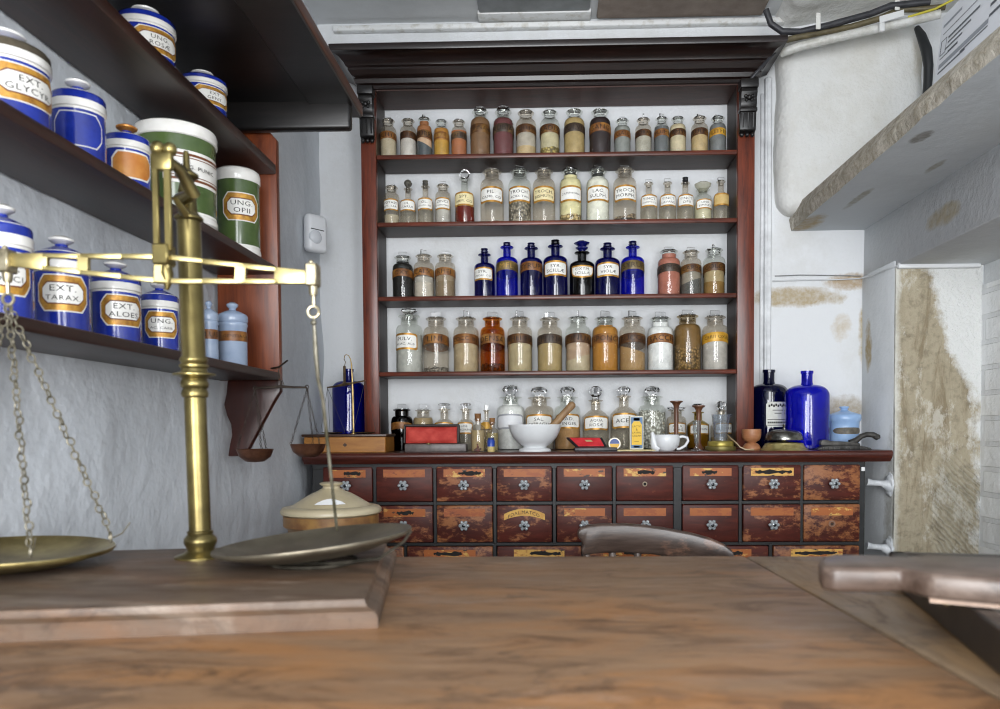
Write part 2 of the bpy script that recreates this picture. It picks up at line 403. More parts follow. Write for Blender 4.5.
# upper right: wall set back behind the slab, bulging plastered mass on the back wall
m = MB(); m.box((XR+.27, -.9, ZS+.05), (XR+.45, YB+.1, ZC+.05)); struct(m.build('wall_right_recess', M_right))
def blob(name, lo, hi, mat_, bev, amp, rot=None, seed=0):
    b = bmesh.new(); bmesh.ops.create_cube(b, size=1); sz = [h-l for l, h in zip(lo, hi)]; c = Vector([(h+l)/2 for l, h in zip(lo, hi)])
    for v_ in b.verts: v_.co = Vector([v_.co[k]*sz[k] for k in range(3)])
    bmesh.ops.bevel(b, geom=b.edges[:], offset=bev, segments=5, profile=.5, affect='EDGES')
    bmesh.ops.subdivide_edges(b, edges=[e for e in b.edges if e.calc_length() > .08], cuts=8, use_grid_fill=True)
    b.normal_update()
    for v_ in b.verts:
        p = v_.co+c; v_.co += v_.normal*mn.fractal(p*6+Vector((seed, 0, 0)), 1, 2, 3)*amp
    mm = Matrix.Translation(c) @ (rot.to_4x4() if rot else Matrix())
    bmesh.ops.transform(b, matrix=mm, verts=b.verts); return struct(MB().bm(b).build(name, mat_, smooth=70))
M_bulge = plaster('plaster_bulge', 'dfdfdc', 'b0a892', .6, 5, [(1.22, 0, E+1.2, .06, 0, .12, 'b5a88a', .5)], .02, .42)
a = pY(778, 214, 2.5); b_ = pY(922, 40, 2.5)
blob('wall_back_bulge', (a.x+.004, 2.478, a.z), (b_.x+.01, 2.62, ZC-.06), M_bulge, .05, .010, seed=2)
blob('wall_back_cove', (pY(786, 30, 2.42).x, 2.36, E+1.335), (1.34, 2.62, ZC+.18), M_bulge, .045, .014, Matrix.Rotation(R(-4), 3, 'Y'), seed=9)
# ceiling
M_ceil = plaster('plaster_ceiling', 'd0d2d3', 'b9bbbb', .3, 8, [], .006)
m = MB(); m.box((XL-.1, -.9, ZC), (1.5, YB+.1, ZC+.1)); struct(m.build('ceiling', M_ceil))
M_trim = mott('dfe0df', 'b9b4a8', 30, .6, .2, lo=.5, hi=.75)
m = MB(); m.box((-.70, YB-.026, ZC-.034), (.82, YB, ZC-.016), .004, seg=2); struct(m.build('trim_3', M_trim))
m = MB(); m.box((-.22, YB-.07, ZC-.014), (.145, YB-.012, ZC+.002), .004, seg=2); struct(m.build('trim_4', M_trim))
m = MB(); m.box((.165, 1.9, ZC-.012), (.70, YB-.022, ZC+.002), .006, seg=2); struct(m.build('trim_5', mott('a69689', '8a7b70', 12, .8, .1)))
m = MB(); m.box((-.215, 1.9, ZC-.010), (.14, YB-.068, ZC+.002), .004); struct(m.build('trim_6', mott('b9bcbd', 'a5a8a8', 12, .8, .1)))
m = MB(); m.box((XL-.1, -.9, -.08), (1.5, YB+.1, 0)); struct(m.build('floor', mott('b8afa2', '9c9488', 6, .8, .2, detail=6)))
# conduit cover on the back wall beside the shelves
xa, xb = wx(763.5, 2.54), wx(770.5, 2.54)
m = MB(); m.box((xa, YB-.014, pY(767, 370, 2.54).z), (xb, YB, E+1.15), .003); m.box((xa+.008, YB-.017, pY(767, 370, 2.54).z), (xa+.011, YB-.012, E+1.15))
m.box((xa-.012, YB-.008, pY(767, 370, 2.54).z-.1), (xa, YB, E+1.1), .002)
struct(m.build('trim_7', mott('dfe1e3', 'c6c8ca', 20, .5)))

# ================================================================== TIMBER
W_frame = wood('mahogany_polished', '3d150b', '7c3820', (30, 30, 2.5), 3, .33, worn='8c5038', worn_at=.74, worn_scale=12)
W_side = wood('mahogany_side_board', '1a120f', '372620', (25, 25, 3), 3, .5)  # side boards: darker, greyer mahogany than the post fronts
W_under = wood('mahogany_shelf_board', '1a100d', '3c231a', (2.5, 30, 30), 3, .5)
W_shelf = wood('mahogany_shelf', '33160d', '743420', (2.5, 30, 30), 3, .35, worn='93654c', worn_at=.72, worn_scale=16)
W_dark = wood('mahogany_blackened', '0f0908', '251511', (2.5, 30, 30), 3, .30)
W_black = wood('ebonised', '0b0a0a', '201c1b', (2.5, 20, 20), 3, .38)
W_left = wood('mahogany_wall_shelf', '1c0e0a', '3d2016', (25, 2, 25), 3, .42)
W_leftpanel = wood('mahogany_end_panel', '4a1d0c', '8a4520', (25, 25, 2), 2.5, .38)
PAINT = mott('060708', '101316', 40, .5, .1, lo=.4, hi=.7)
# ---- shelf unit on the dresser
xl0, xl1 = pY(362.5, 280, YS).x, pY(377.5, 280, YS).x; xr0, xr1 = pY(737.3, 280, YS).x, pY(754.5, 280, YS).x
ztop = pY(548, 87, YS).z
un = thing('shelf_unit', 'tall open mahogany shelf unit with carved brackets and heavy cornice on the drawer cabinet', 'shelving', ((xl0+xr1)/2, 2.475, ZT))
ou = Vector((-(xl0+xr1)/2, -2.475, -ZT))
def upart(name, mb, mat_, sm=40):
    o = mb.build(name, mat_, un, sm); o.location = ou; return o
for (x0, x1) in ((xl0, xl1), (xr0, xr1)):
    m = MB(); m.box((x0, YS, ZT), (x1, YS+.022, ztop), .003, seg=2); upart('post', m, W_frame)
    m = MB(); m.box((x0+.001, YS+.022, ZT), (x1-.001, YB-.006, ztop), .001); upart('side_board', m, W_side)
SH = {}
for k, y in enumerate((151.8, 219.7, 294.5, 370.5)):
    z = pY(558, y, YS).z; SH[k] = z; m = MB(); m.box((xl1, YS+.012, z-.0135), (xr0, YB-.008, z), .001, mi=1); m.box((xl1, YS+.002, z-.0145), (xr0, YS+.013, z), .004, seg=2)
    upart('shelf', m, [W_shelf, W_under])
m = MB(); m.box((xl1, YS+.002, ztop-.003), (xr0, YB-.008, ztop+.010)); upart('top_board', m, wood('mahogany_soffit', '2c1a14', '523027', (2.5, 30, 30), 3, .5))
prof = [(0, ztop+.001), (.004, ztop+.002), (.004, ztop+.012), (.012, ztop+.016), (.016, ztop+.028), (.012, ztop+.034), (.022, ztop+.038), (.030, ztop+.050), (.030, ztop+.056), (.036, ztop+.060), (.040, ztop+.068), (.052, ztop+.080), (.068, ztop+.087), (.074, ztop+.088), (.076, ztop+.092), (.076, ztop+.106), (.072, ztop+.109)]
m = MB(); vs = []; n = len(prof)
for (p, z) in prof: vs += [(xl0-p, YB-.01, z), (xl0-p, YS-p, z), (xr1+p, YS-p, z), (xr1+p, YB-.01, z)]
fs = [(4*i+k, 4*i+k+1, 4*i+k+5, 4*i+k+4) for i in range(n-1) for k in range(3)]+[(4*n-4, 4*n-3, 4*n-2, 4*n-1), (3, 2, 1, 0)]+[tuple([4*i for i in range(n)]+[4*i+3 for i in reversed(range(n))])]
m.add(vs, fs); upart('cornice', m, W_dark, 28)
zz = lambda y: pY(370, y, YS-.03).z
for (x0, x1) in ((xl0, xl1), (xr0, xr1)):
    m = MB(); a, b_ = x0+.002, x1-.002; cx = (a+b_)/2; w = b_-a
    m.box((a-.003, YS-.042, zz(95)), (b_+.003, YS, ztop-.001), .004, seg=2)
    m.prism([(YS, zz(95)), (YS-.036, zz(95)), (YS-.038, zz(99)), (YS-.030, zz(104)), (YS-.032, zz(109)), (YS-.026, zz(113)), (YS, zz(113))], a, b_, 'yz', bev=.002)
    m.box((a-.002, YS-.03, zz(117)), (b_+.002, YS, zz(113)), .003, seg=2)
    m.prism([(YS, zz(117)), (YS-.024, zz(117)), (YS-.018, zz(134)), (YS, zz(137))], a, b_, 'yz', bev=.002)
    for k in range(3): m.tube([(a+w*(k+.5)/3, YS-.023, zz(118)), (a+w*(k+.5)/3, YS-.018, zz(132))], .003, 6)
    for k in range(3): m.ball((a+w*(k+.5)/3, YS-.008, zz(138)), .007, 10)
    for (dx, dz, rr) in ((0, 0, .008), (-.010, .004, .006), (.010, .004, .006), (-.008, -.008, .005), (.008, -.008, .005)): m.ball((cx+dx, YS-.032, zz(104)+dz), rr, 10)
    upart('corbel', m, W_black)
# ---- dresser
YF = 2.235
dr = thing('drawer_cabinet', 'long black-painted apothecary cabinet of worn mahogany drawers under the shelf unit', 'cabinet', (.14, 2.4, 0))
od = Vector((-.14, -2.4, 0))
def dpart(name, mb, mat_, par=None, sm=40):
    o = mb.build(name, mat_, par or dr, sm)
    if par is None: o.location = od
    return o
DX0, DX1 = -.70, pY(865, 500, YF).x
m = MB(); zb = .30
m.box((DX0, YF+.02, .06), (DX1, YB-.01, ZT-.032))            # carcase behind the fronts
m.box((DX0, YF-.001, ZT-.050), (DX1, YF+.03, ZT-.030), .002)       # top rail
cols = [(324, 373), (377, 433), (437, 492.6), (497, 552), (556.6, 612), (616, 673), (682, 738), (742.6, 800), (803, 859)]
wide3 = [(324, 403.5), (407, 492.6), (497, 581), (585, 673), (682, 768), (773, 859)]
rows_ = [(466, 501), (505, 542), (546, 583)]
zr = [(pY(548, y1, YF).z, pY(548, y0, YF).z) for y0, y1 in rows_]
ed = [DX0]+[wx(c, YF, 500) for c in (375, 435, 494.8, 554.3, 614.3, 677.5, 740.3, 801.5)]+[DX1]
for k in (0, 9): m.box((ed[k]-(0 if k == 0 else .02), YF, zb), (ed[k]+(.035 if k == 0 else 0), YF+.03, ZT-.03), .002)
for k in range(1, 9):
    w = .006 if k != 6 else .013; m.box((ed[k]-w, YF, zr[1][0]-.006), (ed[k]+w, YF+.03, ZT-.03), .002)
for c in (405.2, 494.8, 583, 677.5, 770.5):
    x = wx(c, YF, 560); m.box((x-.006, YF, zr[2][0]-.006), (x+.006, YF+.03, zr[1][0]-.004), .002)
for z in (zr[0][0]-.006, zr[1][0]-.006, zr[2][0]-.006): m.box((DX0, YF+.001, z-.006), (DX1, YF+.03, z+.006), .002)
m.box((DX0, YF+.004, .06), (DX1, YF+.03, zr[2][0]-.01))
m.box((DX0+.02, YF+.03, 0), (DX1-.02, YB-.03, .07))
dpart('case', m, PAINT)
W_top = wood('mahogany_worktop', '2a0f0b', '5d2a1e', (2.5, 30, 30), 3, .28, worn='8d5a48', worn_at=.72, worn_scale=10)
wl, wr = wx(302, YW, 453), pY(893, 455, YW).x
m = MB(); wp = [(0, ZT-.034), (-.014, ZT-.033), (-.018, ZT-.027), (-.026, ZT-.022), (-.030, ZT-.014), (-.030, ZT-.006), (-.026, ZT-.001), (-.02, ZT), (.0, ZT)]
pl = [(YW+.03+a_, b2) for a_, b2 in wp]+[(YB-.006, ZT), (YB-.006, ZT-.034)]
m.prism(pl, max(XL+.012, wl), wr, 'yz'); dpart('worktop', m, W_top)
WORN = [wood('drawer_mahogany_%d' % k, '35120d', '5e261b', (4, 20, 20), 3, .46, spec=.28, worn=wc, worn_at=wa, worn_scale=ws, worn2=w2, bump=.12) for k, (wa, ws, wc, w2) in enumerate(((.68, 26, '9a6044', '74412a'), (.57, 20, '8f5634', 'aa7450'), (.515, 15, '864c2a', 'a9744a')))]
# label strips: gilt paper peeled to orange ground
def strip_mat(k, a, b2, d, lo):
    t = NT('gilt_strip_%d' % k); t.bsdf(Roughness=.5)
    f = t.noise(t.coord((1, 1, 2)), 26, 7, .7); g = t.noise(t.coord((1, 1, 2.5)), 30, 5, .7)
    col = t.mix(t.ramp(f, [(lo, 0), (lo+.05, 1)]), a, b2); col = t.mix(t.ramp(g, [(.60, 0), (.64, 1)]), col, d)
    t.l(col, t.b.inputs['Base Color']); return t.m
STRIP = [strip_mat(0, 'a2591f', '93491a', '763614', .5), strip_mat(1, 'a1571f', 'cda352', '3a2417', .55), strip_mat(2, 'cf9f4c', 'a05a24', '1c1510', .52)]
GILT_FLAT = mott('d3a64a', 'b98534', 60, .5); INK = plain('17120d', .7)
G_knob = glass('knob_glass', 'd4dade', 1.7, .06, .5, 'c9d0d4')
W_ink = plain('14100c', .8)
# (col,row) -> wear, strip, knob, black smudge
spec = {(0, 0): (0, 1, 1, .4), (1, 0): (0, 0, 1, 0), (2, 0): (1, 1, 1, .5), (3, 0): (1, 0, 1, 0), (4, 0): (0, 1, 1, 0), (5, 0): (0, 1, 'hole', .35), (6, 0): (0, 1, 1, .3), (7, 0): (1, 2, 1, .85), (8, 0): (2, None, 1, 0),
        (0, 1): (1, 0, 1, 0), (1, 1): (1, 1, 1, .35), (2, 1): (2, 0, 1, 0), (3, 1): (1, 'text', 1, 0), (4, 1): (1, 1, 1, 0), (5, 1): (0, 0, 1, 0), (6, 1): (0, 0, 1, 0), (7, 1): (1, 0, 1, 0), (8, 1): (2, 1, 'stub', 0)}
def drawer(px0, px1, z0, z1, wear, st, knob, smudge, seed):
    x0, x1 = wx(px0, YF, 505), wx(px1, YF, 505); cx = (x0+x1)/2; w = x1-x0; h = z1-z0; rng = random.Random(seed)
    m = MB(); m.box((-w/2, -.008, -h/2), (w/2, .02, h/2), .004, seg=2)
    d = m.build('drawer', WORN[wear], dr, 40); d.location = (cx-.14, YF-2.4, (z0+z1)/2)
    if st is not None:
        zc = h*.31; lw = w*(.74 if w < .2 else .6); m = MB()
        if st == 'text':
            P = []
            for i in range(13):
                t_ = -1+2*i/12; P.append((t_*lw/2, zc+.007-.016*t_*t_+.004))
            for i in range(13):
                t_ = 1-2*i/12; P.append((t_*lw/2, zc-.014-.013*t_*t_+.004))
            m.prism(P, -.0092, -.007, 'xz')
            flat_text(m, ['PDAL.MATCO.'], (0, -.0096, zc+.001), (1, 0, 0), (0, 0, 1), lw*.8, .0125, 1, .014, 1.0)
            m.build('drawer_label', [GILT_FLAT, INK], d, 30)
        else:
            m.box((-lw/2, -.0092, zc-.0115), (lw/2, -.007, zc+.0115))
            if smudge:
                P = []; q = lw*.46*smudge+.006; sx_ = rng.uniform(-.2, .3)*lw*(1-smudge)
                for i in range(34):
                    a_ = 2*math.pi*i/34; ca, sa = math.cos(a_), math.sin(a_); P.append((sx_+q*math.copysign(abs(ca)**.6, ca)*rng.uniform(.93, 1.05), zc+.0062*math.copysign(abs(sa)**.5, sa)*rng.uniform(.35, 1.25)))
                m.prism(P, -.0096, -.009, 'xz', 1)
            m.build('drawer_label', [STRIP[st], W_ink], d, 30)
    kz = -h*.02
    if knob == 1:
        m = MB(); m.lathe([(.006, 0), (.006, .012), (.0105, .016), (.0115, .020), (.0095, .026), (.0055, .029), (0, .029)], 12, mi=0)
        for q in range(6): m.ball((.0108*math.cos(q*math.pi/3), .0108*math.sin(q*math.pi/3), .0205), .0056, 8, 0, (1, 1, .9))
        m.lathe([(.0042, .0285), (.005, .0298), (.003, .0306), (0, .0308)], 10, mi=1)
        mm = Matrix.Rotation(R(90), 4, 'X'); m.v = [tuple(mm @ Vector(p)) for p in m.v]
        k = m.build('knob', [G_knob, plain('3b3d40', .25, .9)], d, 40); k.location = (0, -.008, kz)
    elif knob == 'hole':
        m = MB(); m.torus((0, -.009, kz), .0055, .0018, 'y', 16, 6); m.lathe([(.0045, 0), (.0045, .001), (0, .001)], 14, mi=1)
        n0 = len(m.v)-29
        m2 = MB(); m2.torus((0, -.009, kz), .0058, .0018, 'y', 16, 6)
        m2.tube([(0, -.0088, kz), (0, -.0084, kz)], .0052, 14, 1); m2.build('knob_hole', [plain('9a8a76', .5), plain('070505', .9)], d, 40)
    elif knob == 'stub':
        m2 = MB(); m2.torus((0, -.009, kz), .0075, .0025, 'y', 16, 6); m2.tube([(0, -.0085, kz), (0, -.012, kz)], .004, 10, 1); m2.build('knob_stub', [plain('8a6a58', .5), plain('3a2a22', .7)], d, 40)
    return d
for (c, r_), (we, st, kn, sm_) in spec.items(): drawer(*cols[c], *zr[r_], we, st, kn, sm_, c*10+r_)
for k, (c0, c1) in enumerate(wide3): drawer(c0, c1, *zr[2], (2, 2, 2, 2, 1, 2)[k], (2, 1, 2, 1, 1, 2)[k], 1, (.3, .5, .6, .3, .2, .8)[k], 50+k)
# white paint spot high on the right stile is a stuck-on tag
m = MB(); x = pY(863, 469, YF).x; z = pY(863, 469, YF).z; m.box((x-.005, YF-.002, z-.006), (x+.005, YF+.001, z+.006), .0005); dpart('tag', m, plain('e4e6e6', .6))
# ================================================================== LEFT WALL SHELVES
XF = -.613; YE = 1.73
ls = thing('wall_shelves', 'dark mahogany shelves of blue jars fixed along the left wall under an overhanging top', 'shelving', (XL, 1.0, E))
ol = Vector((-XL, -1.0, -E))
def lpart(name, mb, mat_, sm=40):
    o = mb.build(name, mat_, ls, sm); o.location = ol; return o
LZ = [E+.138, E+.378, E+.607]; LT = [.018, .018, .022]
for z, th in zip(LZ, LT):
    m = MB(); m.box((XL+.004, .15, z-th), (XF, YE, z), .004, seg=2); lpart('shelf', m, W_left)
m = MB(); m.prism([(XL+.004, LZ[0]-.018), (XF, LZ[0]-.018), (XF, E+.665), (-.70, E+.765), (XL+.004, E+.775)], YE, YE+.02, 'xz', bev=.002); lpart('end_panel', m, W_leftpanel)
P = [(-.735, LZ[0]-.018), (XF, LZ[0]-.018), (XF, E+.095), (-.628, E+.072), (-.695, E-.048), (-.70, E-.054), (-.737, E-.054), (-.733, E-.03), (-.727, E-.005), (-.729, E+.02), (-.738, E+.04), (-.744, E+.065), (-.738, E+.09)]
m = MB(); m.prism(P, YE, YE+.02, 'xz', bev=.003); lpart('bracket', m, wood('mahogany_bracket', '1f0b08', '43190f', (25, 25, 2), 2.5, .35))
zc0 = E+.735; xc = pY(357, 115, YE).x
m = MB(); m.box((XL+.004, .15, zc0), (xc-.10, YE+.02, zc0+.02)); m.box((xc-.10, .15, zc0-.006), (xc, YE+.05, zc0+.02), .003)
m.box((XL+.004, YE-.03, pY(320, 134, YE).z), (xc-.008, YE-.005, zc0+.01), .008, seg=3)
m.box((xc-.012, .15, zc0-.004), (xc+.002, YE+.05, zc0+.022), .004, seg=2, mi=1)
lpart('canopy', m, [W_black, wood('mahogany_edge', '2a140c', '6a3a22', (25, 2, 25), 3, .4)])
# ================================================================== JARS
G_clear = glass('glass_clear', 'f4f5f2', 1.45, .03)
G_pale = glass('glass_pale', 'f0ece5', 1.45, .04, .07, 'cbc5b8')
G_stop = cutglass('glass_stopper', 1.45)
G_facet = cutglass('glass_cut', 1.52)
G_amber = glass('glass_amber', 'e6b566', 1.45, .03)
G_cobalt = glass('glass_cobalt', '3a44dc', 1.5, .03, .2, '161fb8')
G_cobdark = glass('glass_cobalt_dark', '2c319c', 1.5, .03, .22, '12146a')
G_black = glass('glass_black', '20201f', 1.5, .04, .5, '0a0a0a')
GOLD = mott('c8963c', '7a4c1c', 90, .38, 0, .35, lo=.35, hi=.75)
WHITE_L = mott('e6e5df', 'cfcac0', 70, .45, lo=.5, hi=.8); CREAM_L = mott('e0d3a4', 'cdb98a', 70, .5, lo=.5, hi=.8)
INKB = plain('1b1916', .7)
def band_mat(k, stops, sc=26):
    t = NT('gilt_band_%d' % k); t.bsdf(Roughness=.42, Metallic=.15)
    f = t.noise(t.coord((1, 1, 1)), sc, 6, .7); t.l(t.ramp(f, stops), t.b.inputs['Base Color']); return t.m
BANDS = {'br': band_mat(0, [(.3, '2a1a10'), (.5, '513216'), (.68, '86602c')]), 'cu': band_mat(1, [(.3, '442814'), (.5, '7c4e22'), (.68, 'ab7a3a')]),
         'dk': band_mat(2, [(.3, '241d17'), (.55, '46372a'), (.72, '7a5a34')]), 'gd': band_mat(3, [(.3, '8a5f1e'), (.5, 'c4922c'), (.7, 'd8b04a')]), 'ol': band_mat(4, [(.3, '3f3520'), (.52, '65532e'), (.7, '8d7440')])}
INK_BR = plain('22150c', .7); INK_GD = plain('a8853e', .5, .2)
def fillmat(h, k=0):
    """k: 0 powder, 1 lumps, 2 liquid"""
    key = ('fill', h, k)
    if key in MC: return MC[key]
    if k == 2 and int(h[:2], 16) > 0xb8:
        MC[key] = glass('liquid_'+h, 'f8f8f5', 1.2, .05, .07, h); return MC[key]
    t = NT('contents_'+h); t.bsdf(Roughness=.8 if k != 2 else .12)
    v = t.coord()
    c = lin(h); lo = tuple(x*.84 for x in c[:3]); hi = tuple(min(1, x*1.12) for x in c[:3])
    if k == 1:
        vo = t.n('ShaderNodeTexVoronoi'); t.l(v, vo.inputs[0]); vo.inputs['Scale'].default_value = 120; t.l(t.mix(t.ramp(vo.outputs['Distance'], [(.1, 1.0), (.7, 0)]), tuple(x*.3 for x in c[:3]), tuple(min(1, x*1.35) for x in c[:3])), t.b.inputs['Base Color']); t.bump(vo.outputs['Distance'], .8, .004)
    else:
        f = t.noise(v, 45, 5, .65); t.l(t.mix(t.ramp(f, [(.35, 0), (.65, 1)]), lo, hi), t.b.inputs['Base Color'])
    MC[key] = t.m; return t.m
ORD = ['zeroth', 'first', 'second', 'third', 'fourth', 'fifth', 'sixth', 'seventh', 'eighth', 'ninth', 'tenth', 'eleventh', 'twelfth', 'thirteenth', 'fourteenth', 'fifteenth', 'sixteenth', 'seventeenth']
def jar_profile(r, H, neck, ns, sh, lip, shape='wide'):
    """outer glass outline, base to lip: neck ratio, neck start, shoulder start, lip ratio"""
    rn = r*neck; zs, zn = H*sh, H*ns
    P = [(r*.90, 0), (r*.97, H*.008), (r, H*.03)]
    P += [(r, zs)]
    for i in range(1, 7):
        a = i/6*math.pi/2
        q = math.sin(a)
        P.append((rn+(r-rn)*math.cos(a)**.8 if shape == 'wide' else rn+(r-rn)*(1-i/6)**.75, zs+(zn-zs)*(q if shape == 'wide' else i/6)))
    P += [(rn, H*.955), (r*lip*.97, H*.975), (r*lip, H*.99), (r*lip*.95, H)]
    return P
def stopper(par, kind, r, rn, H, Hs, mat_, rot):
    m = MB(); t = Hs-H
    if kind == 'tab':
        m.lathe([(rn*.8, -.012), (rn*.92, 0), (rn*1.02, .001), (rn*1.02, .0035), (rn*.5, .0045), (0, .0045)], 20)
        w = r*.40; m2 = MB(); m2.box((-w, -.0025, .003), (w, .0025, max(t, .008)), .0012)
        m2.v = [tuple(Matrix.Rotation(rot, 3, 'Z') @ Vector(p)) for p in m2.v]; m.add(m2.v, m2.f)
    elif kind == 'ball':
        rn = min(rn, .43*r)
        m.lathe([(rn*.7, -.012), (rn*.75, 0), (rn*.62, t*.12), (rn*.62, t*.22), (rn*1.05, t*.38), (rn*1.28, t*.62), (rn*1.0, t*.86), (rn*.45, t), (0, t)], 16, facet=.13)
    elif kind == 'disc':
        rn = min(rn, .31*r)
        m.lathe([(rn*.8, -.01), (rn*.9, 0), (rn*.62, t*.25), (rn*.62, t*.42), (rn*1.5, t*.58), (rn*1.75, t*.75), (rn*1.3, t*.92), (0, t)], 16, facet=.06)
    elif kind == 'medal':
        m.lathe([(rn*.8, -.01), (rn*.9, 0), (rn*.6, t*.15), (0, t*.2)], 16)
        n0 = len(m.v); m.lathe([(r*.40, -.003), (r*.50, 0), (r*.40, .003)], 12); 
        for i in range(n0, len(m.v)): x, y, z = m.v[i]; m.v[i] = (x, z, y+t*.60)
    elif kind == 'mush':
        m.lathe([(rn*.85, -.006), (rn*.95, 0), (rn*.7, t*.12), (rn*1.0, t*.3), (rn*1.0, t*.55), (rn*.8, t*.62), (rn*1.0, t*.8), (rn*.95, t*.95), (0, t)], 10)
    elif kind == 'orn':
        m.lathe([(rn*.9, -.006), (rn*1.0, 0), (rn*.75, t*.15), (rn*1.3, t*.3), (rn*1.4, t*.42), (rn*.8, t*.5), (rn*1.65, t*.72), (rn*1.75, t*.8), (rn*1.0, t*.95), (0, t)], 14, facet=.06)
    elif kind == 'cork':
        m.lathe([(rn*.8, -.012), (rn*.95, t*.2), (rn*1.05, t), (0, t)], 16)
    elif kind == 'bulb':
        m.lathe([(rn*.9, -.006), (rn*1.05, 0), (rn*1.6, t*.45), (rn*1.75, t*.8), (rn*1.3, t), (0, t)], 20)
    elif kind == 'square':
        m.box((-rn, -rn*.6, -.004), (rn, rn*.6, t), .003)
    else: return None
    o = m.build('stopper', mat_, par, 30); o.location = (0, 0, H); return o
def make_jar(name, cat, label, group, x, y, z, r, H, Hs, g=None, shape='wide', stop='tab', smat=None, fills=(), lab=None, lines=(), neck=None, ns=None, sh=None, lip=None, rot=0, lz=None, ink=None, turn=0):
    d = thing(name, label, cat, (x, y, z), group=group)
    if shape == 'wide': q = dict(neck=.63, ns=.84, sh=.72, lip=.82)
    elif shape == 'tinct': q = dict(neck=.36, ns=.76, sh=.60, lip=.55)
    else: q = dict(neck=.36, ns=.80, sh=.70, lip=.62)
    for k, v_ in (('neck', neck), ('ns', ns), ('sh', sh), ('lip', lip)):
        if v_ is not None: q[k] = v_
    P = jar_profile(r, H, shape='wide' if shape in ('wide', 'cob') else 'tinct', **q)
    rn = r*q['neck']
    # wall of the jar, with the inside of the lip turned back down the bore
    m = MB(); m.lathe(P+[(rn*.86, H*.985), (rn*.84, H*.9)], 28); body = m.build('body', g or G_clear, d, 40)
    # the glass is open at the bore: drop the disc that closed it
    if stop: stopper(d, stop, r, rn, H, Hs, smat or G_stop, rot)
    fills = sorted(fills, key=lambda q_: -q_[1])
    for k, fl in enumerate(fills):
        h, lev = fl[0], fl[1]; kind = fl[2] if len(fl) > 2 else 0; tilt = fl[3] if len(fl) > 3 else 0
        s_ = .915+.018*k if len(fills) > 1 else .95
        zl = H*lev; Q = [(pr*s_, max(pz, .003)) for pr, pz in P[:-4] if pz < zl]; Q = [(0, .003)]+Q
        last = P[min(len(Q)-1, len(P)-1)]
        pr = Q[-1][0]; 
        for (a, b_) in zip(P, P[1:]):
            if a[1] <= zl <= b_[1] and b_[1] > a[1]: pr = (a[0]+(b_[0]-a[0])*(zl-a[1])/(b_[1]-a[1]))*s_; break
        Q += [(pr, zl), (0, zl)]
        m = MB(); m.lathe(Q, 24); 
        if tilt or kind == 1:
            for i, p in enumerate(m.v):
                if p[2] > zl-1e-6: m.v[i] = (p[0], p[1], p[2]+tilt*p[0]+(mn.noise(Vector((p[0]*90, p[1]*90, k)))*.008 if kind == 1 else 0))
        if kind == 1:
            rng = random.Random(int(x*1000)+k)
            for _ in range(26):
                a = rng.uniform(0, 6.28); rr = pr*math.sqrt(rng.random())*.85
                b = bmesh.new(); bmesh.ops.create_icosphere(b, subdivisions=1, radius=rng.uniform(.003, .0065))
                bmesh.ops.transform(b, matrix=Matrix.Translation((rr*math.cos(a), rr*math.sin(a), zl+rng.uniform(-.001, .003))) @ Matrix.Rotation(rng.uniform(0, 3), 4, 'X') @ Matrix.Diagonal((1, 1, .7, 1)), verts=b.verts); m.bm(b)
        m.build('contents', fillmat(h, kind), d, 40)
    if lab:
        kind, mk = lab[0], lab[1]
        if kind == 'band':
            z0, z1 = lz or (.53*H, .70*H); m = MB()
            m.lathe([(r*1.006, z0), (r*1.012, z0+.0006), (r*1.012, z1-.0006), (r*1.006, z1)], 32); m.f = [f for f in m.f if len(f) <= 4]; m.mi = m.mi[:len(m.f)]
            A = .26*r; m.v = [(p[0], p[1], p[2]-A*(1+p[1]/(r*1.012))) for p in m.v]
            lb = m.build('label_band', BANDS[mk], d, 40)
            if lines:
                m = MB(); cyl_text(m, lines, r*1.018, (z0+z1)/2, r*2.2, (z1-z0)*.56, wide=1.15, a0=turn, arch=.26*r); m.build('lettering', ink or INK_BR, lb, 0)
        else:
            z0, z1 = lz or (.40*H, .68*H); half = mk if isinstance(mk, float) else 1.12; m = MB()
            cyl_plate(m, r*1.012, z0, z1, half, kind, 0, turn, arch=.2*r); b_ = (z1-z0)*.12
            cyl_plate(m, r*1.022, z0+b_, z1-b_, half-.10, kind, 1, turn, arch=.2*r)
            lb = m.build('label_plate', [lab[3] if len(lab) > 3 else GOLD, lab[2] if len(lab) > 2 else WHITE_L], d, 40)
            m = MB(); n = len(lines); hh = (z1-z0)-2*b_
            if n:
                cyl_text(m, lines, r*1.03, (z0+z1)/2+(.06*hh if kind == 'shield' else 0), r*2*(half-.16)*.92, hh*(.34 if n == 1 else .27), a0=turn, arch=.2*r, wide=1.25); m.build('lettering', INKB, lb, 0)
    return d
def row(sh, Y, rows, group, name='glass_jar', cat='jar', base=None):
    for k, (x0, x1, yr, ys, kw) in enumerate(rows):
        kw = dict(kw); zb = SH[sh] if base is None else base; cx = (x0+x1)/2; yy = kw.pop('Y', Y)
        p = pY(cx, (yr+300)/2 if False else yr, yy); r = (x1-x0)/2/F*yy*.975
        # stand on the shelf: horizontal place from the middle of the jar's height
        pm = pY(cx, yr+15, yy); H = p.z-zb; Hs = pY(cx, ys, yy).z-zb
        label = kw.pop('label'); nm = kw.pop('name', name); ct = kw.pop('cat', cat)
        make_jar(nm, ct, label, group, pm.x, yy, zb, r, H, max(Hs, H+.004), **kw)
YR = 2.478
bd = lambda k='br': ('band', k)
T = 'top shelf'
